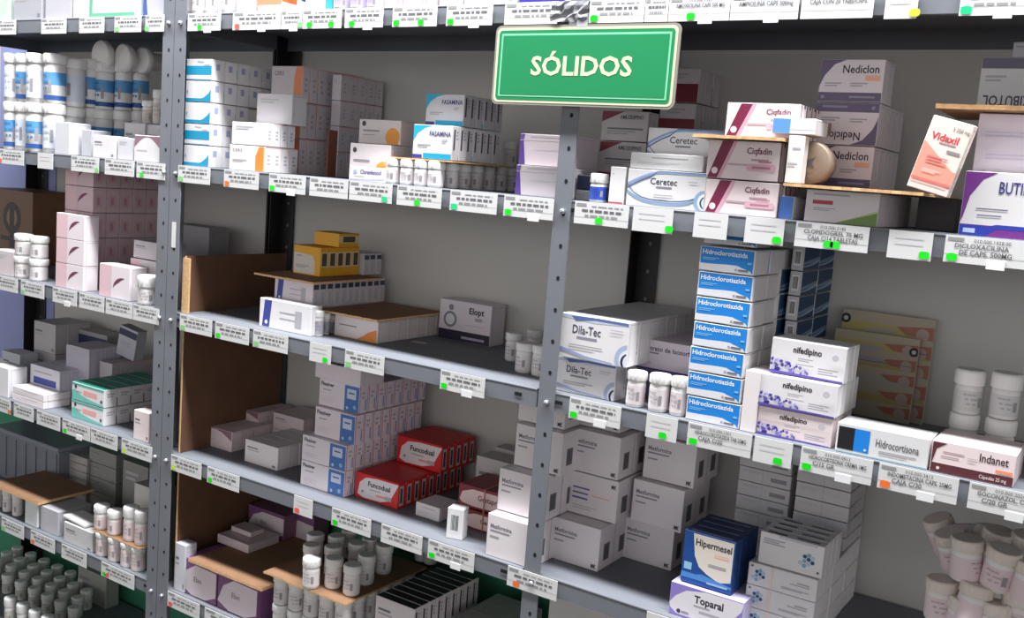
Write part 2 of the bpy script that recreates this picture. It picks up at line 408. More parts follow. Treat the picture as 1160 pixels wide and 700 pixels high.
def bottle(label, x, y, z, r, h, capf=.28, lab=(222, 216, 216), cap=None, rot=None, group=None, capw=1.08, name='medicine_bottle', cat='medicine bottle', upside=False):
    a, c, hb = bottle_meshes(r, h, capf, lab, cap, capw)
    o = put(a, name, label, cat, (x, y, z), rot or (0, 0, random.uniform(-.4, .4)), group)
    if upside: o.rotation_euler = (math.pi, 0, random.uniform(-.4, .4)); o.location = (x, y, z+h)
    k = bpy.data.objects.new('cap', c); COL.objects.link(k); k.parent = o; k.location = (0, 0, hb+.0002)
    return o
def bottle_px(label, z, pxc, pw, top, Y=None, b=None, **kw):
    """pxc: centre column, pw: width in px"""
    if Y is None: Y = at_z(pxc, b, z).y
    x0 = x_of(pxc-pw/2, Y, z); x1 = x_of(pxc+pw/2, Y, z); r = (x1-x0)/2*.93
    h = z_of(top, (x0+x1)/2, Y)-z
    if h < .01: h = .01
    bottle(label, (x0+x1)/2, Y, z, r, h, **kw); return (x0+x1)/2, Y, r, h

def sheet(label, x0, x1, y0, y1, z, th=.004, name='cardboard_sheet', tilt=0, rz=0, wavy=.0, label_cat='cardboard sheet'):
    """a torn corrugated sheet: brown faces, pale fluted cut edge"""
    b = MB(); n = 14; rr = random.Random(int(x0*1000)); vs = []; xs = [x0+(x1-x0)*i/n for i in range(n+1)]
    cx, cy = (x0+x1)/2, (y0+y1)/2
    fy = [y0+rr.uniform(-wavy, wavy) for _ in xs]
    top = [(xs[i]-cx, fy[i]-cy, th) for i in range(n+1)]+[(x-cx, y1-cy, th) for x in xs[::-1]]
    bot = [(p[0], p[1], 0) for p in top]; N = len(top)
    b.add(top, [tuple(range(N))], CARD); b.add(bot, [tuple(range(N))[::-1]], CARD)
    b.add(bot+top, [(i, (i+1) % N, N+(i+1) % N, N+i) for i in range(N)], CARDEDGE)
    o = b.obj(name, None, (cx, cy, z)); o.rotation_euler = (0, tilt, rz); return tag(o, label, label_cat)

# ------------------------------------------------------------ printed faces
def a_hidro(f):
    f.r(.02, .03, .98, .97, (10, 130, 215))
    f.band(lambda u: .30-.10*u+.16*math.sin(u*3.0)*(u), lambda u: .03, (226, 226, 230))
    f.p([(.70,.32),(.98,.32),(.98,.03),(.93,.16)], (10, 130, 215))
    f.t('Hidroclorotiazida', .05, .68, .19, (240, 246, 252), .84, .02); f.lines(.06, .52, .3, 2, .035, (120, 190, 240))
    f.r(.66, .12, .70, .20, (176, 150, 160)); f.r(.72, .12, .9, .19, (110, 110, 120)); f.r(.88,.42,.95,.5,(120,190,240))
def a_navyside(f):
    f.r(.0, .0, 1, 1, (24, 62, 100)); f.band(lambda u: .34+.22*u, lambda u: .24+.1*u, (110, 140, 170)); f.band(lambda u: .2+.26*u*u, lambda u: .14+.2*u*u, (160, 176, 196)); f.r(0, 0, .015, 1, (170, 186, 200))
def a_barcode(f):
    f.r(.2, .2, .8, .85, (236, 236, 236))
    for k in range(7): f.r(.26+k*.07, .28, .29+k*.07+(.015 if k % 3 else 0), .78, (70, 70, 74))
def a_nifed(f):
    f.t('nifedipino', .30, .66, .17, (40, 36, 44), .38, .03)
    rr = random.Random(3)
    for k in range(46):
        u = rr.random()**1.5*.5; v = .08+rr.random()*.42*(1-u*1.5)
        f.disc(u+.02, v, .016+.012*rr.random(), rr.choice([(96, 84, 170), (130, 120, 196), (186, 180, 222), (70, 60, 150)]), 7)
    f.band(lambda u: .09-.03*u, lambda u: .01, (92, 78, 168)); f.lines(.38, .5, .2, 2, .03); f.lines(.66, .3, .26, 3, .035)
    f.disc(.87, .68, .045, (196, 192, 200), 10); f.lines(.36, .34, .24, 1, .025)
def a_nifed2(f): a_nifed(f)
def a_dila(f):
    f.band(lambda u: .98, lambda u: .86+.10*abs(u-.5), (196, 204, 226)); f.t('Dila-Tec', .18, .58, .19, (60, 66, 92), .42, .012); f.lines(.25, .47, .3, 1, .05, (140, 140, 156))
    f.p([(.15,.96),(.55,.99),(.99,.97),(.99,.92),(.5,.93),(.22,.86)], (90, 108, 170))
    f.disc(1.02, .18, .19, (170, 182, 210), 24); f.disc(1.03, .16, .14, (226, 228, 236), 24); f.disc(1.03, .12, .115, (30, 34, 60), 24); f.disc(1.06, .12, .11, (226, 228, 236), 24)
    f.p([(0,.16),(.4,.05),(.8,.02),(.8,.05),(.4,.10),(0,.24)], (150, 164, 204)); f.lines(.14, .3, .5, 2, .03); f.r(.74, .76, .92, .79, (190,190,200)); f.r(.74, .70, .9, .72, (190,190,200))
def a_iso(f):
    f.t('Dinitrato de Isosorbida', .07, .66, .15, (50, 40, 60), 1.0, .02); f.lines(.08, .56, .3, 1, .05, (130,120,140)); f.r(0, 0, 1, .09, (72, 58, 120)); f.lines(.06,.25,.2,1,.04)
def a_hydrocort(f):
    f.r(.02, .12, .37, .88, (10, 132, 222)); f.r(.02, .12, .20, .88, (14, 14, 24)); f.t('Hidrocortisona', .44, .42, .26, (88, 88, 92), .46, .01); f.lines(.48, .26, .4, 2, .04); f.disc(.33, .22, .015, (200, 220, 240)); f.r(.0,.0,1,.05,(150,190,200))
def a_indanet(f):
    f.r(0, 0, 1, .30, (92, 40, 48)); f.p([(0,.3),(0,.95),(.18,.95),(.06,.75),(.02,.3)], (92, 40, 48))
    f.t('Indanet', .58, .60, .26, (58, 30, 40), .34, .012); f.lines(.14, .66, .26, 1, .04, (190,160,160)); f.lines(.12, .52, .22, 1, .04, (190,160,160)); f.lines(.44,.6,.12,2,.04,(210,190,190))
    f.r(.78, .36, .98, .45, (246, 152, 104)); f.t('Cápsulas 25 mg', .6, .10, .11, (236, 220, 220), .32, .006); f.disc(.1, .15, .022, (230,210,210))
def a_ceretec(f):
    f.t('Ceretec', .30, .62, .17, (50, 54, 66), .36, .012); f.lines(.38, .52, .2, 1, .05, (130,134,150))
    f.band(lambda u: .62+.36*math.sin(min(1, u*2.2)*1.5), lambda u: .54+.38*math.sin(min(1, u*2.2)*1.5), (140, 168, 210)); f.band(lambda u: .5+.40*math.sin(min(1,u*2.2)*1.5) if u<.4 else .99, lambda u: .46+.40*math.sin(min(1,u*2.2)*1.5) if u<.4 else .97, (70, 98, 150))
    f.band(lambda u: .14+.30*(1-u)**6+.4*u**7, lambda u: .06+.3*(1-u)**6+.4*u**7, (128, 158, 192)); f.band(lambda u: .2+.40*(1-u)**8+.3*u**7, lambda u: .17+.4*(1-u)**8+.3*u**7, (60, 90, 130))
    f.disc(1.0, .25, .13, (140, 170, 200), 22); f.disc(1.015, .24, .10, (226,228,232), 22); f.disc(1.02, .22, .075, (40, 70, 100), 22); f.disc(1.035, .22, .068, (215,220,226), 22)
    f.lines(.36, .32, .24, 2, .03); f.r(.78,.72,.9,.75,(170,176,190))
def a_ciq(f):
    f.p([(.02,.0),(.16,.0),(.36,1),(.20,1)], (122, 24, 66)); f.p([(.16,.0),(.21,.0),(.41,1),(.36,1)], (222, 168, 190))
    f.disc(.12, .2, .045, (240, 220, 226), 12); f.t('Ciqfadin', .55, .68, .16, (112, 40, 70), .34, .02); f.lines(.62, .5, .24, 1, .05, (190,150,165)); f.lines(.30, .36, .3, 1, .05, (200,170,180))
    f.p([(.58,.24),(.95,.24),(.97,.33),(.95,.42),(.58,.42),(.56,.33)], (226, 178, 192)); f.lines(.64, .30, .25, 1, .06, (190,120,145)); f.r(.72,.46,.9,.50,(190,130,150))
def a_nedi(f):
    f.r(0, .0, 1, .22, (104, 92, 122)); f.p([(0,.22),(0,1),(.42,1),(.22,.88),(.08,.62),(.02,.4)], (104, 92, 122)); f.t('Nediclon', .36, .68, .19, (44, 36, 54), .56, .012)
    f.r(.72, .50, .95, .62, (240, 178, 156)); f.lines(.1, .42, .26, 2, .03); f.lines(.5, .42, .26, 2, .03); f.lines(.5, .09, .4, 1, .05, (150,140,168)); f.disc(.08, .11, .03, (150,140,168))
def a_nedi_up(f):
    f.r(0, .78, 1, 1, (104, 92, 122)); f.p([(1,.78),(1,.0),(.58,0),(.78,.12),(.92,.38),(.98,.6)], (104, 92, 122)); f.t('Nediclon', .74, .30, .19, (44, 36, 54), .56, .012, True)
    f.lines(.1, .62, .3, 2, .03); f.lines(.56, .6, .26, 2, .03); f.lines(.1, .88, .4, 1, .05, (150,140,168)); f.disc(.9, .89, .03, (150,140,168)); f.r(.16,.2,.28,.5,(150,130,120))
def a_vidaxil(f):
    f.band(lambda u: .66-.36*u if u < .9 else .34, lambda u: .16, (248, 160, 140)); f.t('Vidaxil', .12, .70, .095, (222, 58, 62), .66, .022); f.lines(.36, .66, .4, 1, .02, (180,140,140))
    f.t('5 250 mg', .56, .86, .05, (120,110,112), .4, .01); f.r(.6,.56,.92,.60,(150,140,140)); f.r(.0, .13, 1, .16, (238, 120, 110)); f.r(.0,.10,.9,.115,(240,160,150)); f.lines(.2,.46,.5,3,.02,(225,130,120)); f.lines(.2,.28,.44,2,.014,(240,205,195))
def a_butima(f):
    f.r(0, 0, 1, .18, (118, 46, 140)); f.p([(0,.18),(0,1),(.36,1),(.20,.88),(.08,.62),(.03,.3)], (118, 46, 140)); f.band(lambda u: .20 if u > .3 else .16, lambda u: .13 if u > .3 else .01, (36, 60, 170))
    f.r(.0, .01, .26, .17, (36, 60, 170)); f.r(.05, .05, .18, .12, (190, 205, 240)); f.t('BUTIMAXIL', .38, .68, .18, (44, 46, 130), .6, .012); f.lines(.16, .42, .34, 1, .02, (110,110,130)); f.lines(.18, .32, .26, 1, .02, (110,110,130)); f.r(.75,.2,.98,.5,(118,46,140))
def a_green(f):
    f.band(lambda u: max(0, (u-.42))*.72, lambda u: 0, (116, 146, 76)); f.band(lambda u: max(0, (u-.42))*.84, lambda u: max(0, (u-.42))*.72, (190, 204, 150)); f.r(.10, .56, .38, .68, (180, 60, 84)); f.lines(.1, .84, .5, 1, .05); f.lines(.12,.42,.3,2,.03)
def a_darktop(f):
    f.r(0, .78, 1, 1, (98, 92, 112)); f.t('LOXIBUTOL', .98, .24, .20, (70, 66, 82), .9, .02, True); f.lines(.08, .6, .3, 2, .04)
def a_letter(f): f.lines(.1, .84, .75, 2, .015, (196,186,204)); f.lines(.14,.66,.7,2,.015,(196,186,204)); f.lines(.1, .42, .6, 3, .015, (196, 188, 206)); f.lines(.1, .2, .75, 1, .015, (196,188,206))
def a_redcorner(f): f.p([(0,.62),(0,1),(.5,1)], (150, 62, 84)); f.t('AMLODIPINO', .4, .74, .13, (90, 80, 90), .5, .02); f.r(.14,.38,.9,.44,(130,128,134)); f.lines(.14, .3, .6, 2, .04)
def a_redend(f): f.r(.0,.0,1,.55,(120,40,54)); f.lines(.2,.8,.5,2,.05)
def a_teal(f):
    f.r(.0, .26, 1, .68, TEAL); f.r(0, 0, 1, .05, TEAL); f.t('Pentoxi', .44, .82, .10, (120, 122, 150), .5, .01); f.r(.7,.72,.92,.75,(230,140,150))
def a_teal2(f):
    f.p([(1,.62),(1,.1),(.5,.1),(.72,.22),(.9,.42)], TEAL); f.r(0, 0, 1, .17, TEAL); f.r(.05,.4,.1,.55,(150,160,190))
def a_tealside(f): f.lines(.3, .5, .3, 1, .3, (160, 168, 200)); f.r(.0,0,.03,1,(120,160,200))
def a_orange(f): f.p([(.74,0),(.96,0),(.96,1),(.84,1),(.74,.6)], (242, 140, 50)); f.r(.96,0,1,1,(250,190,150)); f.t('C E R S', .1, .74, .12, (110,104,110), .34, .01); f.lines(.1,.4,.4,2,.03)
def a_orange_b(f): f.p([(.72,0),(1,0),(1,1),(.8,1),(.74,.7)], (236, 140, 96)); f.t('CERS', .1, .74, .12, (110,104,110), .34, .01)
def a_pinkside(f): f.r(0,0,.045,1,(226,190,192)); f.lines(.3,.6,.35,3,.08,(176,172,180)); f.r(.0,.96,1,1,(220,170,170))
def a_ocircle(f): f.disc(.82, .3, .17, (236, 158, 60), 18); f.disc(.12, .82, .05, (60,56,60), 10); f.lines(.1, .5, .4, 1, .07, (150,144,150)); f.lines(.1,.34,.3,1,.04)
def a_cloran(f): f.t('Cloranfenicol', .28, .52, .28, (84, 80, 150), .6, .02); f.lines(.1, .3, .3, 1, .04); f.band(lambda u: .16+.1*u*u, lambda u: .1+.1*u*u, (190,200,226)); f.r(.08,.5,.18,.75,(170,180,214))
def a_fasa(f):
    f.p([(0,.5),(0,1),(.55,1),(.3,.92),(.12,.76)], (0, 176, 214)); f.r(.28, .0, 1, .17, (0, 164, 208)); f.r(0, .0, .25, .12, (56, 56, 150)); f.t('FASAMINA', .42, .68, .14, (62, 58, 120), .54, .018); f.lines(.12, .4, .34, 2, .03); f.lines(.74,.56,.14,2,.03)
def a_slotside(f): f.r(.2,.3,.42,.9,(70,66,74)); f.lines(.55,.8,.3,3,.05,(176,170,178))
def a_purple(f): f.p([(0,.0),(.13,.0),(.07,.86),(0,.86)], (92, 64, 150)); f.r(.0, .78, 1, .80, (196, 190, 200)); f.p([(0,.8),(.07,.8),(.1,1),(0,1)], (110, 84, 160)); f.lines(.2,.9,.6,1,.04,(205,190,200)); f.lines(.3,.5,.5,1,.02,(205,200,210))
def a_crescent(f):
    f.r(0,.0,.40,1,(232,196,202))
    n = 9
    for k in range(n):
        a0, a1 = 1.3+k*.2, 1.3+(k+1)*.2; R0 = .30; th = lambda a: .09*math.sin((a-1.3)/(n*.2)*math.pi)
        cx, cy = .76, .30; asp = f.w/f.h*.8
        f.e += 0 if k else .0001
        P = lambda a, R: ((cx+R*math.cos(a))*f.w, (cy+R*asp*math.sin(a))*f.h)
        f.put([P(a0,R0),P(a1,R0),P(a1,R0-th(a1)),P(a0,R0-th(a0))][::-1], (112,44,74))
def a_pinkdots(f): f.r(.1,.2,.7,.7,(212,176,184)); f.r(.3,.3,.5,.6,(190,140,156)); f.r(.97,0,1,1,(150,120,128))
def a_flex(f):
    f.r(.64, .0, 1, .96, (70, 116, 186)); f.r(.70, .48, .92, .84, (206, 214, 232)); f.r(.74,.66,.88,.72,(70,116,186)); f.t('Flexiver', .05, .76, .14, (50, 46, 66), .52, .022); f.lines(.1, .6, .2, 1, .04); f.lines(.08,.3,.3,3,.03,(226,214,220)); f.disc(.72,.14,.03,(190,206,230),8); f.disc(.9,.2,.04,(150,180,220),8)
def a_flexside(f): f.r(.0,.0,.14,1,(214,150,160)); f.r(.7,.1,.85,.5,(150,160,200)); f.lines(.3,.7,.4,2,.08,(190,180,190))
def a_red(f):
    f.r(0, 0, 1, 1, (214, 34, 38)); f.p([(.06,.16),(.1,.62),(.24,.86),(.5,.92),(1,.92),(.82,.22),(.6,.08),(.2,.06)], (230,222,224)); f.t('Funcodual', .30, .56, .19, (30, 26, 34), .56, .03); f.lines(.34, .42, .26, 1, .04); f.r(.5,.24,.7,.32,(240,150,150)); f.r(.7,.2,.85,.36,(180,174,180)); f.disc(.18,.3,.025,(120,116,120),8)
def a_redside(f): f.r(.16, .1, .74, .86, (190,186,188)); f.r(.28,.2,.6,.76,(70,60,64))
def a_redtop(f): f.r(0,0,1,1,(206,30,34))
def a_metf(f):
    f.t('Metformina', .07, .68, .10, (112, 110, 122), .46, .02); f.lines(.07, .60, .42, 1, .035, (140,138,150)); f.lines(.07, .46, .2, 1, .04, (160,158,168)); f.t('MK', .86, .06, .09, (44, 42, 52), .1, .04)
def a_metf_b(f):
    f.t('MK', .86, .80, .09, (44, 42, 52), .1, .04); f.r(.08,.62,.42,.66,(96,100,150)); f.r(.08,.5,.4,.54,(110,112,150)); f.r(.48,.5,.84,.53,(236,186,176)); f.r(.08,.38,.4,.42,(80,90,150)); f.lines(.1,.2,.5,2,.03,(200,196,204))
def a_metfside(f):
    for k in range(2): f.r(.3+k*.0, .2, .66, .6, (110,106,112)); f.r(.36,.24,.6,.56,(90,86,92)); f.r(.97,0,1,1,(170,166,172))
def a_hiper(f):
    f.r(0,0,1,1,(22,76,150)); f.p([(.18,.97),(.97,.97),(.97,.22),(.75,.16),(.5,.26),(.34,.36),(.24,.55)], (232, 222, 210)); f.band(lambda u: .24-.16*abs(u-.35) if u > .3 else .2, lambda u: .10, (80, 140, 210)); f.t('Hipermesel', .24, .76, .13, (36, 38, 52), .7, .022); f.r(.62,.62,.9,.68,(242,196,180)); f.lines(.52,.42,.34,1,.05); f.r(.05,.26,.2,.40,(150,200,235)); f.lines(.52,.08,.4,1,.04,(150,190,230))
def a_navytop(f): f.r(0,0,1,1,(24,52,100)); f.r(.1,.3,.9,.4,(170,186,206))
def a_topo(f):
    f.r(0,0,1,1,(146,128,206)); f.p([(.0,.35),(.08,.6),(.22,.84),(.5,.96),(1,.96),(.98,.7),(.88,.4),(.66,.16),(.4,.06),(.12,.06),(.02,.2)], (232, 226, 232)); f.t('Toparal', .34, .56, .22, (40, 38, 48), .40, .03); f.lines(.34, .44, .22, 1, .05); f.lines(.42,.28,.28,1,.07,(180,176,190)); f.disc(.14,.16,.03,(60,60,90),8); f.r(.18,.13,.28,.19,(150,150,170))
def hexes(f, cx, cy, s, seed):
    rr = random.Random(seed); a = f.w/f.h
    for dx, dy, c in ((0,0,1),(1,.6,0),(1,-.6,2),(0,-1.2,1),(2,0,0),(0,1.2,0),(-1,-.6,2),(1,1.7,1),(2,1.2,2)):
        col = [(40, 84, 130), (130, 172, 206), (184, 206, 224)][c]
        f.disc(cx+dx*s, cy+dy*s*a, s*.56, col, 6)
def a_hexR(f): hexes(f, .72, .42, .062, 1); f.lines(.06, .8, .34, 3, .035); f.disc(.94,.16,.02,(70,80,90),6); f.r(.30,.92,.9,.99,(200,200,206))
def a_hexL(f): hexes(f, .13, .46, .05, 2); f.r(.33, 0, .36, 1, (244, 218, 208)); f.lines(.62, .5, .28, 1, .04); f.lines(.5,.28,.4,2,.03); f.t('M', .04, .82, .1, DK, .1); f.r(.72,.6,.9,.65,(170,166,176))
def a_hextop(f): f.r(.1,.2,.4,.5,(90,90,96)); f.r(.55,.3,.9,.55,(110,110,116))
def a_greybar(f): f.lines(.08,.75,.4,2,.05,(178,176,180)); f.r(.62,.3,.92,.6,(140,138,143)); f.r(.46,0,.47,1,(180,178,182))
def a_plainface(f): f.lines(.08,.7,.34,2,.05,(180,178,182)); f.r(.5,0,.51,1,(176,174,178)); f.lines(.6,.5,.3,1,.05,(184,182,186))
def a_pinkwave(f): f.band(lambda u: .98, lambda u: .52+.42*math.sin(u*math.pi), (150,110,125)); f.lines(.1,.4,.4,1,.04,(210,190,196))
def a_lines3(f): f.r(.08,.66,.4,.72,(120,118,126)); f.lines(.08,.56,.36,1,.04); f.r(.84,.08,.94,.18,(130,128,136))
def a_bluebar(f): f.p([(.06,.04),(.20,.04),(.24,.96),(.10,.96)], (52, 66, 150)); f.disc(.14,.2,.03,(230,230,240),8); f.lines(.4,.6,.3,1,.04); f.lines(.4,.4,.3,1,.03); f.r(.70,.2,.82,.75,(176,174,182))
def a_darkdot(f): f.r(.1,.72,.9,.92,(60,72,86)); f.r(.3,.1,.7,.6,(196,192,198))
def a_yellow(f): f.r(0,0,1,1,(240,176,30)); f.p([(.02,.04),(.8,.04),(.8,.5),(.7,.7),(.02,.76)], (226,216,206)); f.lines(.1,.62,.2,1,.05); f.lines(.1,.3,.5,2,.03)
def a_yside(f): f.r(0,0,1,1,(232,168,32)); f.r(.0,.32,1,.84,(222,206,170)); f.r(.2,.36,.8,.8,(84,70,60))
def a_ytop(f): f.r(0,0,1,1,(236,174,36))
def a_orcorner(f): f.p([(.5,.0),(.98,.0),(.98,.62),(.8,.45),(.66,.2)], (232,136,48)); f.lines(.12,.56,.4,1,.06,(140,134,142)); f.r(.0,.0,1,.05,(200,160,60))
def a_elopt(f): f.r(0,0,1,.26,(42,32,58)); f.t('Elopt', .58, .72, .15, (44,38,50), .36, .03); f.disc(.22,.52,.13,(130,128,140),18); f.disc(.22,.52,.09,(222,218,224),18); f.disc(.23,.82,.05,(130,128,140),10); f.lines(.5,.42,.4,1,.03,(220,190,205)); f.r(.46,.08,.9,.14,(180,170,190)); f.r(.7,.56,.84,.64,(170,160,170))
def a_mint(f):
    f.p([(.0,.0),(.0,.5),(.08,.62),(.3,.34),(.6,.2),(1,.1),(1,0)], (116,200,186)); f.r(.36,.4,.78,.66,(240,170,164)); f.r(.0,.86,1,1,(90,176,160)); f.disc(.12,.78,.04,(50,60,66),8); f.disc(.92,.3,.035,(80,90,96),8); f.lines(.12,.5,.2,1,.05)
def a_minttop(f): f.r(0,0,1,1,(44,150,128))
def a_mintside(f): f.lines(.2,.7,.6,2,.07,(180,176,180)); f.r(.9,.0,1,.5,(150,110,90))
def a_bluestripe(f): f.r(.12,.46,.88,.66,(48,62,150)); f.r(.12,.36,.88,.42,(150,160,210)); f.lines(.14,.8,.6,1,.04)
def a_darkcap(f): f.r(0,.7,1,.92,(50,54,92)); f.lines(.14,.5,.6,3,.03,(176,174,186))
def a_cream(f): f.r(0,0,1,1,(132,44,56)); f.p([(.03,.3),(.08,.66),(.3,.86),(.98,.86),(.98,.12),(.3,.10),(.08,.16)], (230,204,200)); f.t('Gestaprol', .42, .42, .24, (110,40,56), .5, .02)
def a_blacktop(f): f.r(0,0,1,1,(26,25,28))
def a_white_lines(f): f.lines(.3,.7,.5,1,.05,(170,164,172)); f.lines(.1,.4,.6,2,.03,(206,200,206))
def a_purpwhite(f): f.r(0,0,1,1,(128,84,128)); f.p([(.0,.2),(.14,.66),(.4,.88),(1,.86),(1,.2),(.7,.02),(.3,.02)], (226,212,218)); f.t('Elan', .36, .42, .14, (120,110,118), .3, .01)
def a_gbrd(f): f.r(.0,.0,.06,1,(96,176,140)); f.r(.06,.0,.9,.12,(96,176,140)); f.lines(.2,.7,.6,3,.05,(190,200,200))
def a_orangetop(f): f.r(.0,.25,1,1,(250,150,110))
def a_orangeflat(f): f.r(.0,.35,1,1,(255,96,20))
def a_bluez(f): f.p([(.0,.5),(.4,.5),(.3,.2),(.02,.3)], (40,70,120)); f.r(.55,.1,.58,.9,(190,190,200))
def a_cyan(f): f.r(0,0,1,1,(60,180,220))
def a_pinkstripes(f): f.r(.3,.0,.42,1,(236,170,206)); f.r(.5,.0,.58,1,(210,160,220)); f.r(.0,.0,.2,1,(220,210,236))
def a_lilac(f): f.r(0,0,1,1,(190,190,222)); f.p([(0,0),(.2,0),(.05,1),(0,1)],(60,90,160))
def a_violet(f): f.r(0,0,1,.7,(52,40,150)); f.lines(.1,.4,.4,1,.15,(170,170,230))
def a_black(f): f.r(.3,.3,.55,.6,(20,20,22)); f.p([(.2,.45),(.35,.65),(.75,.5),(.5,.3)], (20,20,24))

def carton(label, z, px0, px1, top, art=art_plain, Y=None, b=None, t=.03, **kw):
    return stack(label, z, px0, px1, top, art, b, Y, 1, 1, t, **kw)
z0, z1, z2, z3, z4, z5 = SH
E_ = .0004
# ============================================================ sign
def sign():
    x0, x1, zb, zt, y = -.144, .171, 1.4875, 1.608, -.014
    t = empty('hanging_sign', ((x0+x1)/2, y, zb)); tag(t, 'green rectangular section sign with white lettering, fixed over the middle post', 'sign')
    w_, h_ = x1-x0, zt-zb; b = MB(); r = .010
    def rr_(i, rad):
        pts = []
        for cx, cz, a0 in ((w_/2-i-rad, h_-i-rad, 0), (-w_/2+i+rad, h_-i-rad, 90), (-w_/2+i+rad, i+rad, 180), (w_/2-i-rad, i+rad, 270)):
            for k in range(6): a = math.radians(a0+k*18); pts.append((cx+rad*math.cos(a), cz+rad*math.sin(a)))
        return pts
    P = rr_(0, r); n = len(P); am = mat('smoky_acrylic_edge', (150, 143, 132), .25)
    b.add([(u, 0, v) for u, v in P]+[(u, .003, v) for u, v in P], [tuple(range(n)), tuple(range(n, 2*n))[::-1]]+[((i+1) % n, i, n+i, n+(i+1) % n) for i in range(n)], am)
    b.obj('backing_plate', t)
    b = MB(); fr = lambda e: (Vector((0, -e, 0)), Vector((1,0,0)), Vector((0,0,1)), Vector((0,-1,0)))
    g = mat('sign_green', (0, 136, 80), .5, 0, .03, 4); c = mat('sign_cream', (214, 222, 184), .5); mg = mat('sign_mint_line', (130, 220, 170), .5)
    b.flat(rr_(.0035, .008)[::1], c, fr(0), .0004); b.flat(rr_(.0075, .006), g, fr(0), .0007); b.flat(rr_(.0125, .001), mg, fr(0), .001); b.flat(rr_(.0155, .0005), g, fr(0), .0013)
    b.text('SÓLIDOS', -.087, .046, .0275, c, fr(0), .0016, .026, fit=.174)
    b.obj('printed_face', t)
    b = MB(); sm = mat('clear_tape', (190, 190, 194), .2)
    b.box(-.012, .006, -.0004, .0002, h_-.004, h_+.012, sm); b.obj('tape_strip', t)
sign()
# crumpled film hanging over the top shelf edge beside the sign
b = MB(); rr = random.Random(5); n = 9
vs = [(.008*i+rr.uniform(-.002, .002), -.004-rr.random()*.006, .006*j*1.0) for j in range(6) for i in range(n)]
b.add(vs, [(j*n+i, j*n+i+1, (j+1)*n+i+1, (j+1)*n+i) for j in range(5) for i in range(n-1)], mat('crumpled_grey_film', (150, 150, 156), .25))
o = b.obj('plastic_film', None, (-.045, -.0075, 1.612)); tag(o, 'crumpled grey plastic film on the top shelf edge above the green sign', 'plastic film')

# ============================================================ top shelf
def tops(label, a, c, art, body=W, t=.06, h=.075, Y=.008, cat=None, side=None):
    return carton(label, z0+E_, a, c, 0, art, Y=Y, t=t, body=body, h=h, side=side)
tops('pale green medicine box at the far left end of the top shelf', -8, 9, art_plain, (196, 210, 196))
tops('grey box beside the pale green box on the top shelf', 16, 47, a_lines3, (170, 170, 176))
tops('lilac grey box left of the narrow white box on the top shelf', 51, 80, art_plain, (186, 184, 190))
tops('narrow white box left of the green edged box on the top shelf', 83, 99, art_plain, (236, 236, 236))
tops('white box with green edging on the top shelf', 101, 158, a_gbrd, (206, 214, 208))
tops('lilac box with blue slanted stripe on the top shelf, above the paired posts', 162, 190, a_lilac, (196, 196, 216))
G = 'white bottles at the left of the top middle shelf'
for a, w_ in ((209, 12), (224, 15), (237, 11), (257, 15)):
    bottle_px('white bottle on the top shelf right of the paired posts, %s from left' % {209: 'first', 224: 'second', 237: 'third', 257: 'fourth'}[a], z0+E_, a+3, w_, -28, Y=.022, capf=.2, group=G)
for a, c in ((268, 279), (280, 290)):
    tops('thin white box %s the coral topped box on the top shelf' % ('two left of' if a == 268 else 'touching'), a, c-.5, a_white_lines)
carton('coral and white box with bright orange end on the top shelf', z0+E_, 292, 319, 0, a_orangetop, Y=.002, t=.05, h=.05, side=a_orangeflat)
tops('white box with small navy mark on the top shelf right of the orange box', 336, 368, a_bluez)
tops('narrow cyan box on the top shelf', 369, 377, a_cyan, (60, 180, 220))
for k, a in enumerate((388, 407, 426)):
    bottle_px('squat white lilac bottle on the top shelf, %s beside the cyan box' % ('first', 'second', 'third')[k], z0+E_, a, 17, -30, Y=.016, capf=.6, lab=(206, 196, 226), capw=1.02, group='lilac bottles on the top shelf')
tops('white box with pink and lilac stripes on the top shelf', 440, 470, a_pinkstripes)
tops('pale pink box with stripes beside a lilac striped box on the top shelf', 471, 494, a_pinkstripes, (238, 214, 226))
tops('plain white box right of the pink striped boxes on the top shelf', 497, 523, a_white_lines)
tops('grey printed white box left of the violet box on the top shelf', 525, 584, a_lines3)
tops('violet and white box on the top shelf above the green sign', 588, 640, a_violet)
tops('pale pink box on the top shelf right of the violet box', 664, 712, art_plain, (232, 214, 222))
tops('white box on the top shelf above the right edge of the green sign', 714, 775, a_white_lines)

# ============================================================ second shelf, right unit
bottle_px('small blue labelled bottle with white cap right of the sign post', z1+E_, 677, 19, 197, Y=.016, capf=.34, lab=(48, 84, 190), capw=1.04)
g_ = carton('small grey box under the navy box right of the sign post', z1+E_, 652, 667, 214, art_plain, Y=.045, t=.05, body=(150, 150, 154))
carton('small navy box behind the blue bottle beside the sign post', g_['z']+E_, 653, 668, 197, None, Y=.045, t=.05, body=(30, 34, 66))
def a_redfoot(f): f.r(0, 0, 1, .05, (206, 40, 70)); f.lines(.15, .8, .1, 1, .02)
carton('thin upright white box with red foot beside the blue bottle', z1+E_, 689, 706, 188, a_redfoot, Y=.006, t=.03)
c1 = carton('large white box with blue swirls under a plain white box', z1+E_, 709, 797, 190, a_ceretec, Y=.006, t=.055)
carton('plain white box lying on the front blue swirl box', c1['z']+E_, 713, 795, 171, a_white_lines, Y=.008, t=.05, body=(236, 235, 235))
stack('white box with blue swirls', z1+E_, 727, 812, 143, a_ceretec, Y=.075, hi=2, deep=1, t=.07, where='behind the front swirl box', group='swirl boxes behind')
stack('grey white box with dark red corner', z1+E_, 674, 726, 124, a_redcorner, Y=.165, hi=3, deep=4, t=.032, where='behind blue bottle', group='dark red cornered boxes', body=(214, 208, 210))
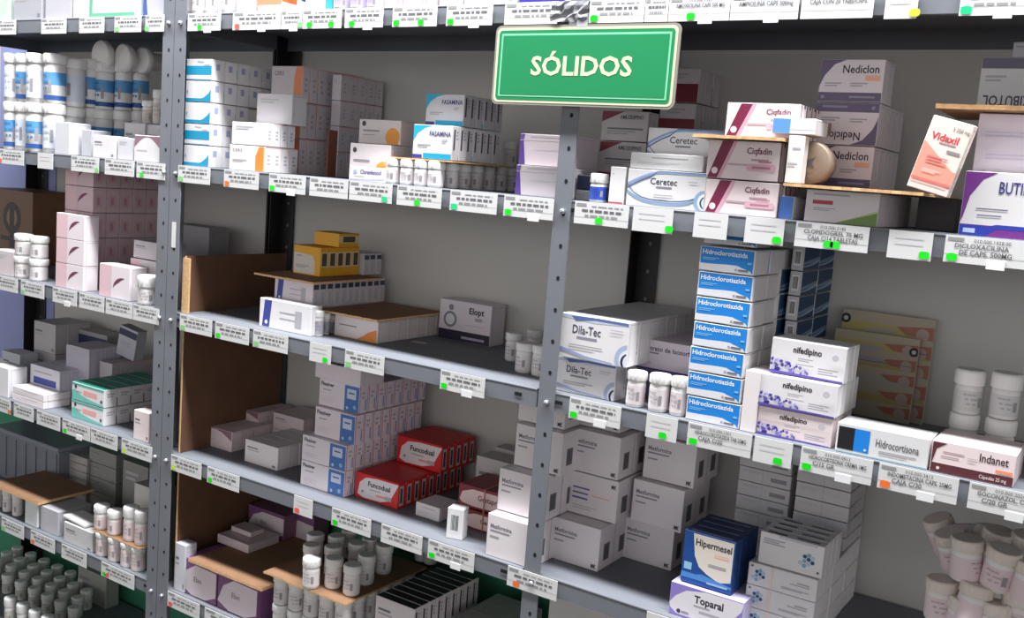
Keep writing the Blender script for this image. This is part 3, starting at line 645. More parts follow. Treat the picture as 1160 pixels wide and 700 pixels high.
stack('pale box with dark red base', z1+E_, 738, 778, 76, a_redend, Y=.20, hi=4, deep=3, t=.03, where='at the back', group='dark red based boxes', body=(200, 192, 196))
def a_cside(f): f.r(.15, .0, .3, 1, (90, 70, 80)); f.r(.7, .9, 1, 1, (60, 50, 60))
p1 = stack('white box with maroon diagonal band', z1+E_, 797, 879, 201, a_ciq, Y=.006, hi=1, deep=4, t=.022, where='bottom layer', side=a_cside, group='maroon banded boxes, bottom layer', body=(238, 222, 224))
p2 = stack('white box with maroon diagonal band', p1['z']+E_, 799, 880, 157, a_ciq, Y=.006, hi=1, deep=4, t=.022, where='middle layer', side=a_cside, group='maroon banded boxes, middle layer', body=(238, 222, 224))
sheet('torn cardboard strip under the top maroon banded box', x_of(786, -.005, p2['z']), x_of(888, -.005, p2['z']), -.012, .13, p2['z']+E_, .0045, wavy=.004)
p3 = stack('white box with maroon diagonal band', p2['z']+.0055, 820.5, 903, 115, a_ciq, Y=.012, hi=1, deep=4, t=.022, where='top layer', side=a_cside, group='maroon banded boxes, top layer', body=(238, 222, 224))
g1 = stack('white box with green corner and red bar', z1+E_, 910, 993, 213, a_green, Y=.012, hi=1, deep=5, t=.038, where='under the sheet', group='green cornered boxes', body=(222, 214, 218))
def a_blueface(f): f.r(0, 0, 1, 1, (84, 134, 222))
carton('blue ended box standing between the maroon and green cornered boxes', z1+E_, 881, 897, 221, a_blueface, Y=.012, t=.06)
sheet('long cardboard sheet lying on the green cornered boxes', x_of(889, -.012, g1['z']), x_of(1046, -.012, g1['z']), -.016, .24, g1['z']+E_, .004, wavy=.005)
zs = g1['z']+.0052
n1 = stack('white box with purple grey band', zs, 914, 985, 66, a_nedi, Y=.10, hi=3, deep=[5, 5, 2], t=.030, where='on the cardboard', upd={1: a_nedi_up}, group='purple grey banded boxes', body=(228, 220, 226))
w1 = carton('upright crumpled white box standing in front of the tape roll', zs, 888, 906, 152, a_white_lines, Y=.0, t=.02, body=(240, 238, 236))
def a_bluehalf(f): f.r(0, .0, .42, 1, (92, 150, 238)); f.r(.42,.3,1,.34,(210,210,214))
carton('white box with light blue end lying above the tape roll', w1['z']+E_, 874, 922, 132, a_bluehalf, Y=.0, t=.06, body=(232, 230, 230))
def tape_roll():
    x = x_of(919, .045, zs); r = .029; b = MB()
    b.lathe([(.011, 0), (.011, .03)], CARD, n=20, axis='y')
    pr = [(.012, 0), (r*.9, 0), (r, .002), (r, .028), (r*.9, .03), (.012, .03)]
    b.lathe(pr, mat('tan_adhesive_tape', (146, 128, 112), .4, 0, .05, 30), n=26, axis='y')
    b.lathe([(.0135, -.0004), (.0135, .001)], mat('tape_core_card', (150, 128, 108), .8), n=20, axis='y')
    fr = (Vector((0, -.0006, 0)), Vector((1,0,0)), Vector((0,0,1)), Vector((0,-1,0)))
    b.flat([((.012 if k % 2 else .004)*math.cos(k*math.pi/4), (.012 if k % 2 else .004)*math.sin(k*math.pi/4)) for k in range(8)], mat('tape_core_star', (96, 92, 98), .6), fr)
    o = b.obj('tape_roll', None, (x, .024, zs+r)); tag(o, 'tan roll of adhesive tape standing on the cardboard sheet', 'tape roll')
tape_roll()
bl, tl, tr = at_y(1027, 210, -.012), at_y(1058, 130, -.012), at_y(1105, 141, -.012)
put(carton_mesh(a_vidaxil, (tr-tl).length, .022, (tl-bl).length, (240, 222, 212)), 'medicine_carton', 'tilted white box with coral wave and red lettering', 'medicine box', bl, (0, math.atan2(tl.x-bl.x, tl.z-bl.z), 0))
v1 = carton('large white box with purple corner and navy lettering at the right', z1+E_, 1085, 1192, 192, a_butima, Y=.005, t=.05)
w2 = carton('pale lilac box with faint printing behind the purple cornered box', z1+E_, 1092, 1185, 127, a_letter, Y=.06, t=.06, body=(214, 204, 214))
sheet('cardboard sheet with curled end on top of the pale lilac box', x_of(1060, .03, w2['z']), x_of(1200, .03, w2['z']), .03, .19, w2['z']+E_, .006, wavy=.003)
y2 = carton('grey white box with dark purple top band and upside down lettering', w2['z']+.0072, 1106, 1186, 64, a_darktop, Y=.075, t=.06, body=(206, 204, 206))
carton('grey box on top of the dark banded box in the upper right corner', y2['z']+E_, 1146, 1190, 47, a_lines3, Y=.085, t=.05, body=(176, 174, 180))
carton('dark empty grey box behind the tilted coral box', z1+E_, 1036, 1080, 221, None, Y=.12, t=.1, body=(48, 44, 46))  # dark box put in for the shade of the gap below the sheet

# ============================================================ second shelf, middle unit
stack('white box with teal bands', z1+E_, 207.5, 236, 66, a_teal, Y=.008, hi=5, deep=8, t=.033, side=a_tealside, upd={0: a_teal2, 2: a_teal2, 3: a_teal2}, skip=lambda i, j: i < 3 and j > 2 or (j > 0 and i == 4 and j == 7), group='teal banded boxes beside the paired posts', where='by posts')
b1 = stack('white box with orange end', z1+E_, 259, 299, 163, a_orange, Y=.008, hi=1, deep=4, t=.022, side=a_pinkside, where='bottom row', group='orange ended boxes, bottom row')
b2 = stack('white box with red fold lines', b1['z']+E_, 262, 301, 137, art_plain, Y=.008, hi=1, deep=4, t=.019, side=a_pinkside, where='on the orange ended row', group='red folded boxes')
carton('plain pale box tilted on the red folded boxes', b2['z']+E_, 290, 330, 105, art_plain, Y=.05, t=.04, body=(214, 210, 214))
stack('pale box with orange corner', z1+E_, 303, 338, 74, a_orange_b, Y=.115, hi=3, deep=8, t=.022, side=a_pinkside, where='tall stack', group='orange cornered boxes in the tall stack', body=(212, 204, 208))
stack('pale grey box with pink edge', z1+E_, 371, 381, 84, art_plain, Y=.165, hi=4, deep=5, t=.026, side=a_pinkside, where='back right stack', group='pink edged boxes at the back', body=(206, 198, 202))
carton('flat brown board standing between the orange cornered and pink edged stacks', z1+E_, 368, 370, 146, None, Y=.14, t=.1, body=(140, 84, 66), name='cardboard_divider')
e1 = carton('white box with orange circle behind the small lettered box', z1+E_, 395, 441, 161, a_ocircle, Y=.055, t=.05, body=(222, 212, 212))
carton('white box with orange circle, upper one stacked askew', e1['z']+E_, 406, 453, 134, a_ocircle, Y=.075, t=.05, body=(222, 212, 212))
carton('small low white box with blue lettering on the shelf edge', z1+E_, 397, 436, 187, a_cloran, Y=.004, t=.04)
gb = 'white bottles standing in rows under the teal cornered boxes'
xs = [x_of(q, .02, z1) for q in (445, 461.5, 477.5, 493)]
rb = (xs[1]-xs[0])/2*.95/1.04; hb_ = z_of(180, xs[0], .02)-z1
for j in range(7):
    for i, x in enumerate(xs):
        if j and i < 3 and j < 6: continue
        col = ('first', 'second', 'third', 'fourth')[i]
        bottle('white bottle, %s from left, %s, under teal cornered boxes' % (col, BK[j]), x+.001*(j % 2), .021+j*.038, z1+E_, rb, hb_, capf=.3, group=gb, capw=1.04)
for j, (a, tp) in enumerate(((556, 153), (577, 160))):
    bottle_px('pale bottle on top of the dark bottle row, %s' % ('left one', 'right one')[j], z1+hb_+.002, a, 14, tp, Y=.24-.0*j, capf=.3, group='bottles on the bottle row')
zt = z1+hb_+.001
sheet('thin cardboard tray on the white bottles under the teal cornered boxes', x_of(440, .01, zt), x_of(512, .01, zt), .012, .20, zt, .0025)
zt += .003
f1 = stack('white box with teal corner', zt+E_, 467, 511, 140, a_fasa, Y=.02, hi=1, deep=7, t=.020, side=a_slotside, where='lower', group='teal cornered boxes, lower row')
stack('white box with teal corner', f1['z']+E_, 481, 524, 105, a_fasa, Y=.055, hi=1, deep=6, t=.020, side=a_slotside, where='upper', group='teal cornered boxes, upper row', body=(212, 210, 214))
j1 = carton('white box with purple end, lower of the pair left of the sign post', z1+E_, 583, 641, 186, a_purple, Y=.02, t=.09, body=(226, 216, 222))
carton('white box with purple end, upper of the pair left of the sign post', j1['z']+E_, 587, 645, 150, a_purple, Y=.04, t=.09, body=(222, 208, 214))

# ============================================================ third shelf, right unit
d1 = stack('white box with blue swoosh and black arc', z2+E_, 628.5, 695, 401, a_dila, Y=.018, hi=1, deep=8, t=.034, where='lower row', group='blue swoosh boxes, lower row')
d2 = stack('white box with blue swoosh and black arc', d1['z']+E_, 633, 709, 353, a_dila, Y=.006, hi=1, deep=8, t=.034, where='upper row', group='blue swoosh boxes, upper row')
i0 = carton('dark purple edged box under the lilac lettered box', z2+E_, 717, 785, 416, None, Y=.09, t=.15, body=(96, 84, 130))
stack('pale lilac box with dark lettering', i0['z']+E_, 719, 789, 381, a_iso, Y=.085, hi=1, deep=8, t=.026, where='behind bottles', group='lilac lettered boxes', body=(220, 208, 220))
for k, (a, w_, tp) in enumerate(((719, 22, 420), (745, 23, 423.5), (767, 19, 427))):
    bottle_px('white bottle with ribbed cap, %s blue lettered stack' % ('leftmost, farthest from', 'middle one left of', 'touching')[k], z2+E_, a, w_, tp, Y=.020, capf=.24, group='white bottles beside the blue lettered stack', lab=(226, 216, 218))
stack('blue and white lettered box', z2+E_, 775, 835.5, 276.5, a_hidro, Y=.008, hi=7, deep=3, t=.060, where='tall stack', group='blue and white lettered boxes', jx=.0018)
hz = z_of(276.5, x_of(775, .008, z2), .008)
carton('blue and white box squeezed on top of the tall lettered stack', hz+.001, 797, 857, 0, a_hidro, Y=.035, t=.06, h=.026, body=(190, 192, 198))
stack('white ended navy box', z2+E_, 853, 867, 303, a_barcode, Y=.115, hi=6, deep=2, t=.090, side=a_navyside, where='beside tall stack', group='white ended navy boxes', body=(214, 210, 210))
stack('navy box with pale wave', z2+E_, 877, 890, 277, a_barcode, Y=.135, hi=7, deep=2, t=.080, side=a_navyside, where='back stack', group='navy boxes in the back stack', body=(200, 200, 204))
carton('tall narrow white box between the blue and violet patterned stacks', z2+E_, 838, 855, 418, None, Y=.006, t=.075, body=(234, 226, 226))
n2 = stack('white box with violet dots', z2+E_, 857, 941, 458, a_nifed, Y=.010, hi=1, deep=4, t=.023, where='lowest layer', group='violet dotted boxes, lowest layer', body=(240, 224, 224))
n3 = stack('white box with violet dots', n2['z']+E_, 859, 946, 421, a_nifed, Y=.008, hi=1, deep=5, t=.021, where='middle layer', group='violet dotted boxes, middle layer')
n4 = stack('white box with violet dots', n3['z']+E_, 871, 955, 381, a_nifed, Y=.018, hi=1, deep=3, t=.021, where='top layer', group='violet dotted boxes, top layer')
def a_thin(f): f.r(0,.0,.3,1,(80,78,84)); f.disc(.6,.2,.12,(40,40,44),8)
for k in range(3):
    carton('narrow white box with black edge, %s behind the violet dotted boxes' % ('nearest', 'middle one', 'farthest')[k], z2+E_, 934+k*8, 941+k*8, 413-k*3, a_thin, Y=.125+k*.02, t=.018, group='narrow black edged boxes')
carton('white box with black and blue panel on the shelf edge', z2+E_, 946, 1050, 477, a_hydrocort, Y=.004, t=.055, body=(226, 224, 224))
i1 = carton('white and maroon lettered box at the right end of the shelf edge', z2+E_, 1053, 1148, 497, a_indanet, Y=.004, t=.085, body=(240, 222, 222))
for k, a in enumerate((1087, 1128)):
    Yj = .125; x0 = x_of(a-19, Yj, z2); x1 = x_of(a+19, Yj, z2); h = z_of(468 if k == 0 else 474, (x0+x1)/2, Yj)-z2
    for u in range(2):
        bottle('white wide jar, %s of the %s pair behind the maroon box' % (('lower', 'upper')[u], ('left', 'right')[k]), (x0+x1)/2, Yj, z2+E_+u*(h+.001), (x1-x0)/2*.9, h, capf=.34, group='stacked white jars', lab=(206, 204, 204), name='medicine_jar', cat='medicine jar')
def folder(label, px0, px1, top, Y, ring_u, ring_v):
    x0, x1 = x_of(px0, Y, z2), x_of(px1, Y, z2); h = z_of(top, x0, Y)-z2; w_ = x1-x0
    b = MB(); b.box(0, w_, 0, .004, 0, h, mat('folder_cream_card', (172, 160, 140), .4), .001)  # card and print colours toned down for the shade by the wall
    F = Face(b, Vector((0,0,0)), Vector((1,0,0)), Vector((0,0,1)), Vector((0,-1,0)), w_, h)
    for k, (v, c) in enumerate(((.80, (176, 164, 100)), (.60, (172, 150, 84)), (.42, (164, 162, 158)), (.2, (166, 150, 92)))): F.r(.02, v, .98, v+.09, c)
    for v in (.86, .68, .5, .3, .12):
        F.band(lambda u: v+.03+.08*max(0, u-.6), lambda u: v-.02-.12*max(0, u-.6) if u > .62 else v+.03, (164, 104, 84)); F.disc(.88, v-.02, .07, (172, 152, 142), 12)
    F.lines(.3, .82, .3, 2, .02, (150, 150, 190)); F.lines(.3, .7, .34, 3, .015, (150, 150, 180))
    F.r(.0, .66, 1, .67, (120, 110, 100))
    F.disc(ring_u, ring_v, .055, (24, 24, 26), 16); F.disc(ring_u, ring_v, .026, (190, 188, 184), 12)
    o = b.obj('printed_folder', None, (x0, Y, z2+E_)); o.rotation_euler = (-.04, 0, 0); tag(o, label, 'folder', 'printed folders against the wall')
folder('yellow and orange printed folder with eyelet, taller one against the wall', 940, 1044, 349, .278, .05, .91)
folder('yellow and orange printed folder with eyelet, shorter front one', 934, 1029, 371, .262, .95, .84)

# ============================================================ third shelf, middle unit
def upright_board(label, zb, zt, flap=False):
    b = MB(); x = -.8975
    b.box(x, x+.004, .012, .292, zb+E_, zt, mat('shaded_brown_cardboard', (98, 67, 48), .85, 0, .1, 20, .1))  # panel brown darkened, shade inside the shelf put into the colour
    b.box(x+.0002, x+.0038, .0105, .012, zb+E_, zt, CARDEDGE)
    if flap:
        b.box(x, x+.020, .006, .0100, zb+E_, zt*.0+zb+(zt-zb)*.97, CARDEDGE)  # flap takes the pale edge colour to look lit
    o = b.obj('cardboard_sheet', None, (0,0,0)); tag(o, label, 'cardboard sheet')
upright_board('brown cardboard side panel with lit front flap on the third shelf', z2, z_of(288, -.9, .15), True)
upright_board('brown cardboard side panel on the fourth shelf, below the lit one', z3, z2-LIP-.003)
upright_board('shaded brown cardboard side panel on the lowest middle shelf in view', z4, z3-LIP-.003)
carton('dim grey box in the left unit seen past the posts above the lit cardboard panel', z2+E_, 192, 234, 252, a_lines3, Y=.20, t=.06, body=(150, 148, 152))
q1 = carton('white box with blue slanted bar at the shelf front', z2+E_, 293, 351, 336, a_bluebar, b=(293, 369), t=.030)
q2 = stack('pale box with dark capped edge', z2+E_, 309, 352, 313, a_bluebar, Y=q1['Y']+.034, hi=2, deep=11, t=.0195, side=a_darkdot, where='left stack', group='dark capped boxes in the left stack', body=(216, 206, 214))
sheet('cut cardboard sheet under the yellow boxes', x_of(288, q2['Y']-.02, q2['z']), x_of(356, q2['Y']-.02, q2['z']), q2['Y']-.022, q2['Y']+.18, q2['z']+E_, .004, wavy=.002)
zq = q2['z']+.0052
stack('yellow box with white window', zq, 332, 362, 276, a_yellow, Y=.115, hi=1, deep=5, t=.023, side=a_yside, topa=a_ytop, where='on the sheet', group='yellow boxes', body=(240, 176, 30))
yz = z_of(276, x_of(332, .115, zq), .115)
carton('small yellow box lying on top of the yellow row', yz+.001, 356, 384, 261, a_ytop, Y=.15, t=.06, body=(236, 172, 40), side=a_yside)
stack('white box with dark cap', zq, 383, 411, 283, None, Y=.232, hi=1, deep=3, t=.0195, side=a_darkdot, where='behind yellow boxes', group='dark capped boxes behind the yellow ones', body=(206, 200, 206))
q3 = stack('white box with orange corner', z2+E_, 378, 427, 355, a_orcorner, b=(378, 379.5), hi=1, deep=7, t=.030, where='under sheet', group='orange cornered boxes under the front sheet', body=(224, 212, 212))
sheet('front cardboard sheet lying on the orange cornered boxes', x_of(357, q3['Y']-.008, q3['z']), x_of(428, q3['Y']-.008, q3['z']), q3['Y']-.010, .28, q3['z']+E_, .004, wavy=.002)
for k in range(3):
    bottle_px('small grey bottle between the blue barred and orange cornered boxes, %s' % ('nearest', 'middle', 'farthest')[k], z2+E_, 361+k*7, 8, 352+k*2, Y=.05+k*.024, capf=.25, lab=(170, 166, 176), group='small grey bottles between boxes')
carton('lone white box with round emblem and dark base at the shelf back', z2+E_, 496, 554, 337, a_elopt, Y=.245, t=.05, body=(222, 212, 218))
b = MB(); b.lathe([(.018, 0), (.018, .0006)], mat('worn_paper', (190, 178, 174), .7, 0, .15, 60), n=24)
P = at_z(475, 388, z2); o = b.obj('paper_disc', None, (P.x, P.y, z2+E_)); o.scale = (1, .55, 1); tag(o, 'worn oval paper label stuck on the empty dark shelf area', 'paper label')
for k, (a, w_, tp, bb_) in enumerate(((581, 18, 377, 408), (593, 19, 388, 421), (611, 18, 391, 425), (597, 17, 351, 386), (616, 17, 354, 389), (604, 17, 374, 405))):
    bottle_px('white bottle left of the sign post, %s' % ('left of the front pair', 'nearest the shelf edge', 'half hidden by the post', 'back left one', 'back right one', 'middle one')[k], z2+E_, a, w_, tp, b=bb_, capf=.26, group='white bottles left of the sign post')

# ============================================================ fourth shelf, middle unit
m1 = stack('white pink box with brown wave', z3+E_, 224, 262, 478, a_pinkwave, b=(225, 501), hi=1, deep=5, t=.032, where='front left row', group='brown wave boxes, front row', body=(232, 214, 216))
stack('pink box with brown wave', z3+E_, 246, 291, 455, a_pinkwave, Y=.19, hi=2, deep=4, t=.027, where='back left', group='brown wave boxes at the back', body=(226, 206, 210))
stack('white box with small square mark', z3+E_, 277, 314, 496, a_lines3, b=(277, 522), hi=1, deep=5, t=.030, where='front', group='square marked boxes', body=(230, 222, 222))
stack('pale box with grey print', z3+E_, 308, 342, 466, a_lines3, Y=.205, hi=2, deep=3, t=.030, where='behind others', group='grey print boxes behind', body=(222, 206, 210))
x1_ = stack('white box with blue panel', z3+E_, 340, 389, 491, a_flex, b=(340, 548), hi=2, deep=8, t=.0255, side=a_flexside, where='bottom pair', group='blue panelled boxes, bottom pair of layers', body=(236, 226, 232))
x2_ = stack('white box with blue panel', x1_['z']+E_, 356, 401, 459, a_flex, Y=x1_['Y']+.012, hi=1, deep=8, t=.0255, side=a_flexside, where='third layer', group='blue panelled boxes, third layer', body=(236, 224, 230))
x3_ = stack('white box with blue panel', x2_['z']+E_, 361, 406, 427, a_flex, Y=x1_['Y']+.022, hi=1, deep=8, t=.0255, side=a_flexside, where='fourth layer', group='blue panelled boxes, fourth layer', body=(234, 222, 230))
carton('plain white box on top of the blue panelled stack', x3_['z']+E_, 357, 408, 408, None, Y=x1_['Y']+.015, t=.07, body=(232, 220, 226))
r1 = stack('red box with white panel', z3+E_, 402, 450, 533, a_red, b=(402, 562), hi=1, deep=9, t=.0225, side=a_redside, topa=a_redtop, where='lower row', group='red boxes, lower row', body=(206, 34, 38))
r2 = stack('red box with white panel', r1['z']+E_, 449, 499, 492, a_red, Y=r1['Y']+.105, hi=1, deep=5, t=.0225, side=a_redside, topa=a_redtop, where='upper row', group='red boxes, upper row', body=(206, 34, 38))
carton('flat white box lying beside the lower red box', z3+E_, 470, 497, 567, a_white_lines, b=(470, 583), t=.06, body=(222, 214, 216))
carton('small black box between the flat white box and the upright white box', z3+E_, 489, 499, 578, None, b=(489, 586), t=.02, body=(34, 32, 36))
P = at_z(505, 609, z3)
put(carton_mesh(a_barcode, .030, .024, .055, (236, 234, 234)), 'medicine_carton', 'narrow upright white box standing askew at the shelf edge', 'medicine box', (P.x, max(P.y, .02), z3+E_), (0, 0, .25))
s1_ = carton('cream and dark red box, lower of the banded pair', z3+E_, 521, 575, 573, a_cream, b=(524, 596), t=.09, body=(140, 52, 62))
s2_ = carton('cream and dark red box, upper of the banded pair', s1_['z']+E_, 519, 572, 546, a_cream, Y=s1_['Y']+.004, t=.09, body=(140, 52, 62))
P = Vector(((s1_['x0']+s1_['x1'])/2-.004, s1_['Y']-.0012, z3)); b = MB(); b.box(0, .0025, 0, .0008, .001, s2_['z']-z3, mat('tan_rubber_band', (176, 110, 90), .6)); b.box(0, .0025, 0, .09, s2_['z']-z3+.0006, s2_['z']-z3+.0014, MATS['tan_rubber_band'])
tag(b.obj('rubber_band', None, P), 'tan rubber band around the pair of cream and dark red boxes', 'rubber band')
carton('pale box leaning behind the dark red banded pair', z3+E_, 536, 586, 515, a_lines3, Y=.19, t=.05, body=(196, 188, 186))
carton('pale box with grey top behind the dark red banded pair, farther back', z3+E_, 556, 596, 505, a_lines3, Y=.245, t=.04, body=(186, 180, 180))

# kit boxes (both sides of the post)
MS = dict(side=a_metfside, body=(232, 224, 226))
def kit(desc, z, px0, px1, top, Y, deep, where, art=a_metf, h=None, hi=1):
    px1 = pix((x_of(px0, Y, z)+.0925, Y, z))[0]
    return stack(desc, z, px0, px1, top, art, Y=Y, hi=hi, deep=deep, t=.055, where=where, group=None if deep == 1 else desc+' '+where, h=h, **MS)
k1 = kit('white kit box', z3+E_, 550, 625, 580, .007, 4, 'post column bottom layer')
H = k1['h']
k2 = kit('white kit box', k1['z']+E_, 563, 634, 0, .030, 4, 'post column second layer', h=H)
k3 = kit('white kit box', k2['z']+E_, 582, 650, 0, .058, 3, 'post column third layer', h=H)
k4 = kit('white kit box', k3['z']+E_, 586, 654, 0, .075, 3, 'post column top layer', h=H)
l1 = kit('white kit box', z3+E_, 622, 679, 0, .073, 3, 'middle column bottom layer', h=H)
l2 = kit('white kit box', l1['z']+E_, 643, 697, 0, .110, 3, 'middle column second layer', a_metf_b, h=H)
l3 = kit('white kit box', l2['z']+E_, 645, 700, 0, .110, 3, 'middle column third layer', h=H)
l4 = kit('white kit box', l3['z']+E_, 648, 702, 0, .130, 2, 'middle column top layer', h=H)
o1 = kit('white kit box', z3+E_, 704, 761, 0, .165, 2, 'right column bottom layer', h=H)
o2 = kit('white kit box', o1['z']+E_, 714, 776, 0, .150, 2, 'right column second layer', h=H)
o3 = kit('white kit box', o2['z']+E_, 727, 786, 0, .165, 2, 'right column third layer', h=H)
o4 = kit('white kit box', o3['z']+E_, 731, 790, 0, .175, 2, 'right column top layer', h=H)

# ============================================================ fourth shelf, right unit
P = at_z(760, 704, z3)
t1 = carton('lilac and white lettered box at the front edge', z3+E_, 757, 839, 657, a_topo, Y=.012, t=.075, body=(206, 196, 232))
stack('navy box with cream panel', t1['z']+E_, 770, 827, 598, a_hiper, Y=.020, hi=1, deep=4, t=.024, where='on lilac box', group='navy cream panelled boxes', body=(22, 60, 116), topa=a_navytop, step=0)
h0 = stack('white box with blue hexagons at left', z3+E_, 840, 917, 635, a_hexL, Y=.045, hi=3, deep=6, t=.040, where='lower block', group='hexagon boxes in the lower block')
h1 = stack('white box with blue hexagons at right', h0['z']+E_, 858, 930, 600, a_hexR, Y=.050, hi=1, deep=4, t=.023, topa=a_hextop, where='top row', group='hexagon boxes, top row')
stack('pale grey box with dark print', z3+E_, 824, 882, 510, a_greybar, Y=.215, hi=9, deep=1, t=.075, where='left wall stack', group='pale grey boxes, left wall stack', body=(196, 194, 196))
stack('pale grey box with bar print', z3+E_, 887, 947, 527, a_plainface, Y=.195, hi=9, deep=3, t=.033, where='right wall stack', group='pale grey boxes, right wall stack', body=(196, 194, 196))
# heap of jars at the right end of the fourth shelf
def jar_at(label, px, py, Y, r, h, rot, rim=False):
    P = at_y(px, py, Y)
    a, c, hb = bottle_meshes(r, h, .26, (226, 206, 210), (226, 214, 204), 1.06)
    R = Matrix.Rotation(rot[1], 3, 'Y') @ Matrix.Rotation(rot[0], 3, 'X') @ Matrix.Rotation(rot[2], 3, 'Z')
    off = R @ Vector((0, 0, h/2))
    o = put(a, 'medicine_jar', label, 'medicine jar', P-off, R.to_euler(), 'white jars heaped at the right end')
    k = bpy.data.objects.new('cap', c); COL.objects.link(k); k.parent = o; k.location = (0, 0, hb+.0002)
R_ = .0205
JARS = [
 ('upright white jar leaning slightly, centre of the heap', 1095, 632, .060, R_, .056, (.05, -.05, .9)),
 ('white jar tilted right beside the centre jar', 1133, 643, .055, R_, .056, (.1, .12, -.3)),
 ('white jar cut by the picture edge, high in the heap', 1166, 660, .050, R_, .056, (0, .1, .5)),
 ('upright white jar at the left foot of the heap', 1066, 678, .060, R_, .056, (0, -.04, 0)),
 ('white jar under the centre jar, low in the heap', 1102, 684, .045, R_, .056, (-.1, .1, 1.2)),
 ('white jar at the bottom, front left of the heap', 1090, 700, .050, R_, .056, (-.05, .04, .3)),
 ('white jar at the bottom, front centre of the heap', 1126, 706, .046, R_, .056, (-.1, -.05, 2)),
 ('white jar behind the lowest front jars, right of centre', 1150, 692, .060, R_, .056, (.1, .15, 0)),
 ('white jar tilted left at the back of the heap', 1080, 624, .125, R_, .056, (.2, -.28, 0)),
 ('white jar lying at the back top of the heap', 1100, 609, .170, R_, .056, (.3, 1.25, 0)),
 ('white jar behind the tilted right jar', 1128, 622, .125, R_, .056, (.1, .1, 0)),
 ('white jar farthest left at the back, tipped over', 1068, 606, .190, R_, .056, (.2, -.4, 0)),
 ('white jar at the back right, near the picture edge', 1160, 628, .125, R_, .056, (.1, .1, 0)),
]
for j in JARS: jar_at(*j)
# unseen jars that carry the heap
# ============================================================ lowest shelf in view, middle unit
c1_ = stack('purple box with white oval', z4+E_, 205, 244, 0, a_purpwhite, Y=.012, hi=1, deep=2, t=.09, h=.080, where='left', group='purple oval boxes at left', body=(150, 100, 150))
c2_ = stack('purple box with white oval', z4+E_, 246, 290, 0, a_purpwhite, Y=.012, hi=1, deep=2, t=.09, h=.080, where='right', group='purple oval boxes at right', body=(150, 100, 150))
zz = c1_['z']
sheet('wide cardboard sheet on the purple oval boxes', x_of(214, .0, zz), x_of(297, .0, zz), -.002, .26, zz+E_, .006, wavy=.001)
zz += .0072
carton('flat pink white box lying on the wide cardboard sheet', zz, 246, 281, 0, art_plain, Y=.10, t=.09, h=.020, body=(226, 206, 208))
carton('small pink white box on the flat pink white box', zz+.0205, 262, 284, 0, art_plain, Y=.13, t=.04, h=.012, body=(222, 204, 206))
carton('purple oval box standing at the back of the wide sheet', zz, 281, 321, 0, a_purpwhite, Y=.203, t=.05, h=.058, body=(150, 100, 130))
carton('purple oval box standing at the back, right of the wide sheet', z4+E_, 322, 352, 0, a_purpwhite, Y=.242, t=.05, h=.145, body=(150, 100, 130))
put(carton_mesh(a_lines3, .032, .03, .105, (214, 214, 222)), 'medicine_carton', 'white blue box leaning beside the paired posts, left of the purple ones', 'medicine box', (-.893, .008, z4+E_), (0, 0, 0))
gA = 'white bottles under the narrow sheet'
o5 = ('first', 'second', 'third', 'fourth', 'fifth'); xe = x_of(390, 0, z4+.12)-.02; xw = x_of(303, 0, z4+.12)+.02
for u in range(2):
    for k in range(5):
        bottle('white bottle under the narrow sheet, %s tier, %s from left' % (('lower', 'upper')[u], o5[k]), xw+(xe-xw)*k/4, .022, z4+E_+u*.0605, .0165, .0595, .25, group=gA)
    for k in range(5):
        bottle('white bottle under the right edge of the narrow sheet, %s tier, %s' % (('lower', 'upper')[u], BK[k+1]), xe, .022+.037*(k+1), z4+E_+u*.0605, .0165, .0595, .25, group=gA)
zn = z4+.122
sheet('narrow cardboard sheet carrying white bottles', x_of(299, -.004, zn), x_of(392, -.004, zn), -.006, .236, zn, .004, wavy=.002)
zn += .005
gB = 'white bottles standing on the narrow sheet'
for k, (q, py, d) in enumerate(((352, 664, 'left front one'), (377, 664, 'middle front one'), (398, 672, 'right front one'), (352, 648, 'second row left'), (376, 650, 'second row middle'), (414, 660, 'second row right'), (356, 635, 'third row left'), (380, 637, 'third row middle'), (403, 646, 'third row right'), (434, 648, 'fourth row right'), (418, 640, 'fourth row middle'), (395, 630, 'fourth row left'))):
    P = at_z(q, py, zn); bottle('white bottle on the narrow cardboard sheet, '+d, P.x, P.y, zn, .0172, .058, .27, group=gB)
for k, q in enumerate((462, 480)):
    P = at_z(q, 637, z4+.135)
    bottle('white bottle in the shade behind the black topped boxes, %s' % ('left one', 'right one')[k], P.x, .255, z4+.128, .0155, .05, capf=.27, group='bottles in the shade')
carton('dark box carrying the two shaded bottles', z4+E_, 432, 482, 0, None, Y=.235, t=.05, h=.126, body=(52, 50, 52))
stack('white box with black top', z4+E_, 421, 464, 0, a_lines3, Y=.025, hi=2, deep=9, t=.0225, h=.074, topa=a_blacktop, side=a_slotside, where='lowest shelf', group='black topped boxes', body=(220, 210, 212))
stack('pale box at the bottom edge', z4+E_, 508, 560, 0, art_plain, Y=.11, hi=2, deep=3, t=.05, h=.056, where='left of post', group='pale boxes low beside the post', body=(190, 186, 184))
carton('white box with black arrow shaped mark below the right shelf', z4+E_, 612, 700, 0, a_black, Y=.12, t=.1, h=.215, body=(200, 196, 194))

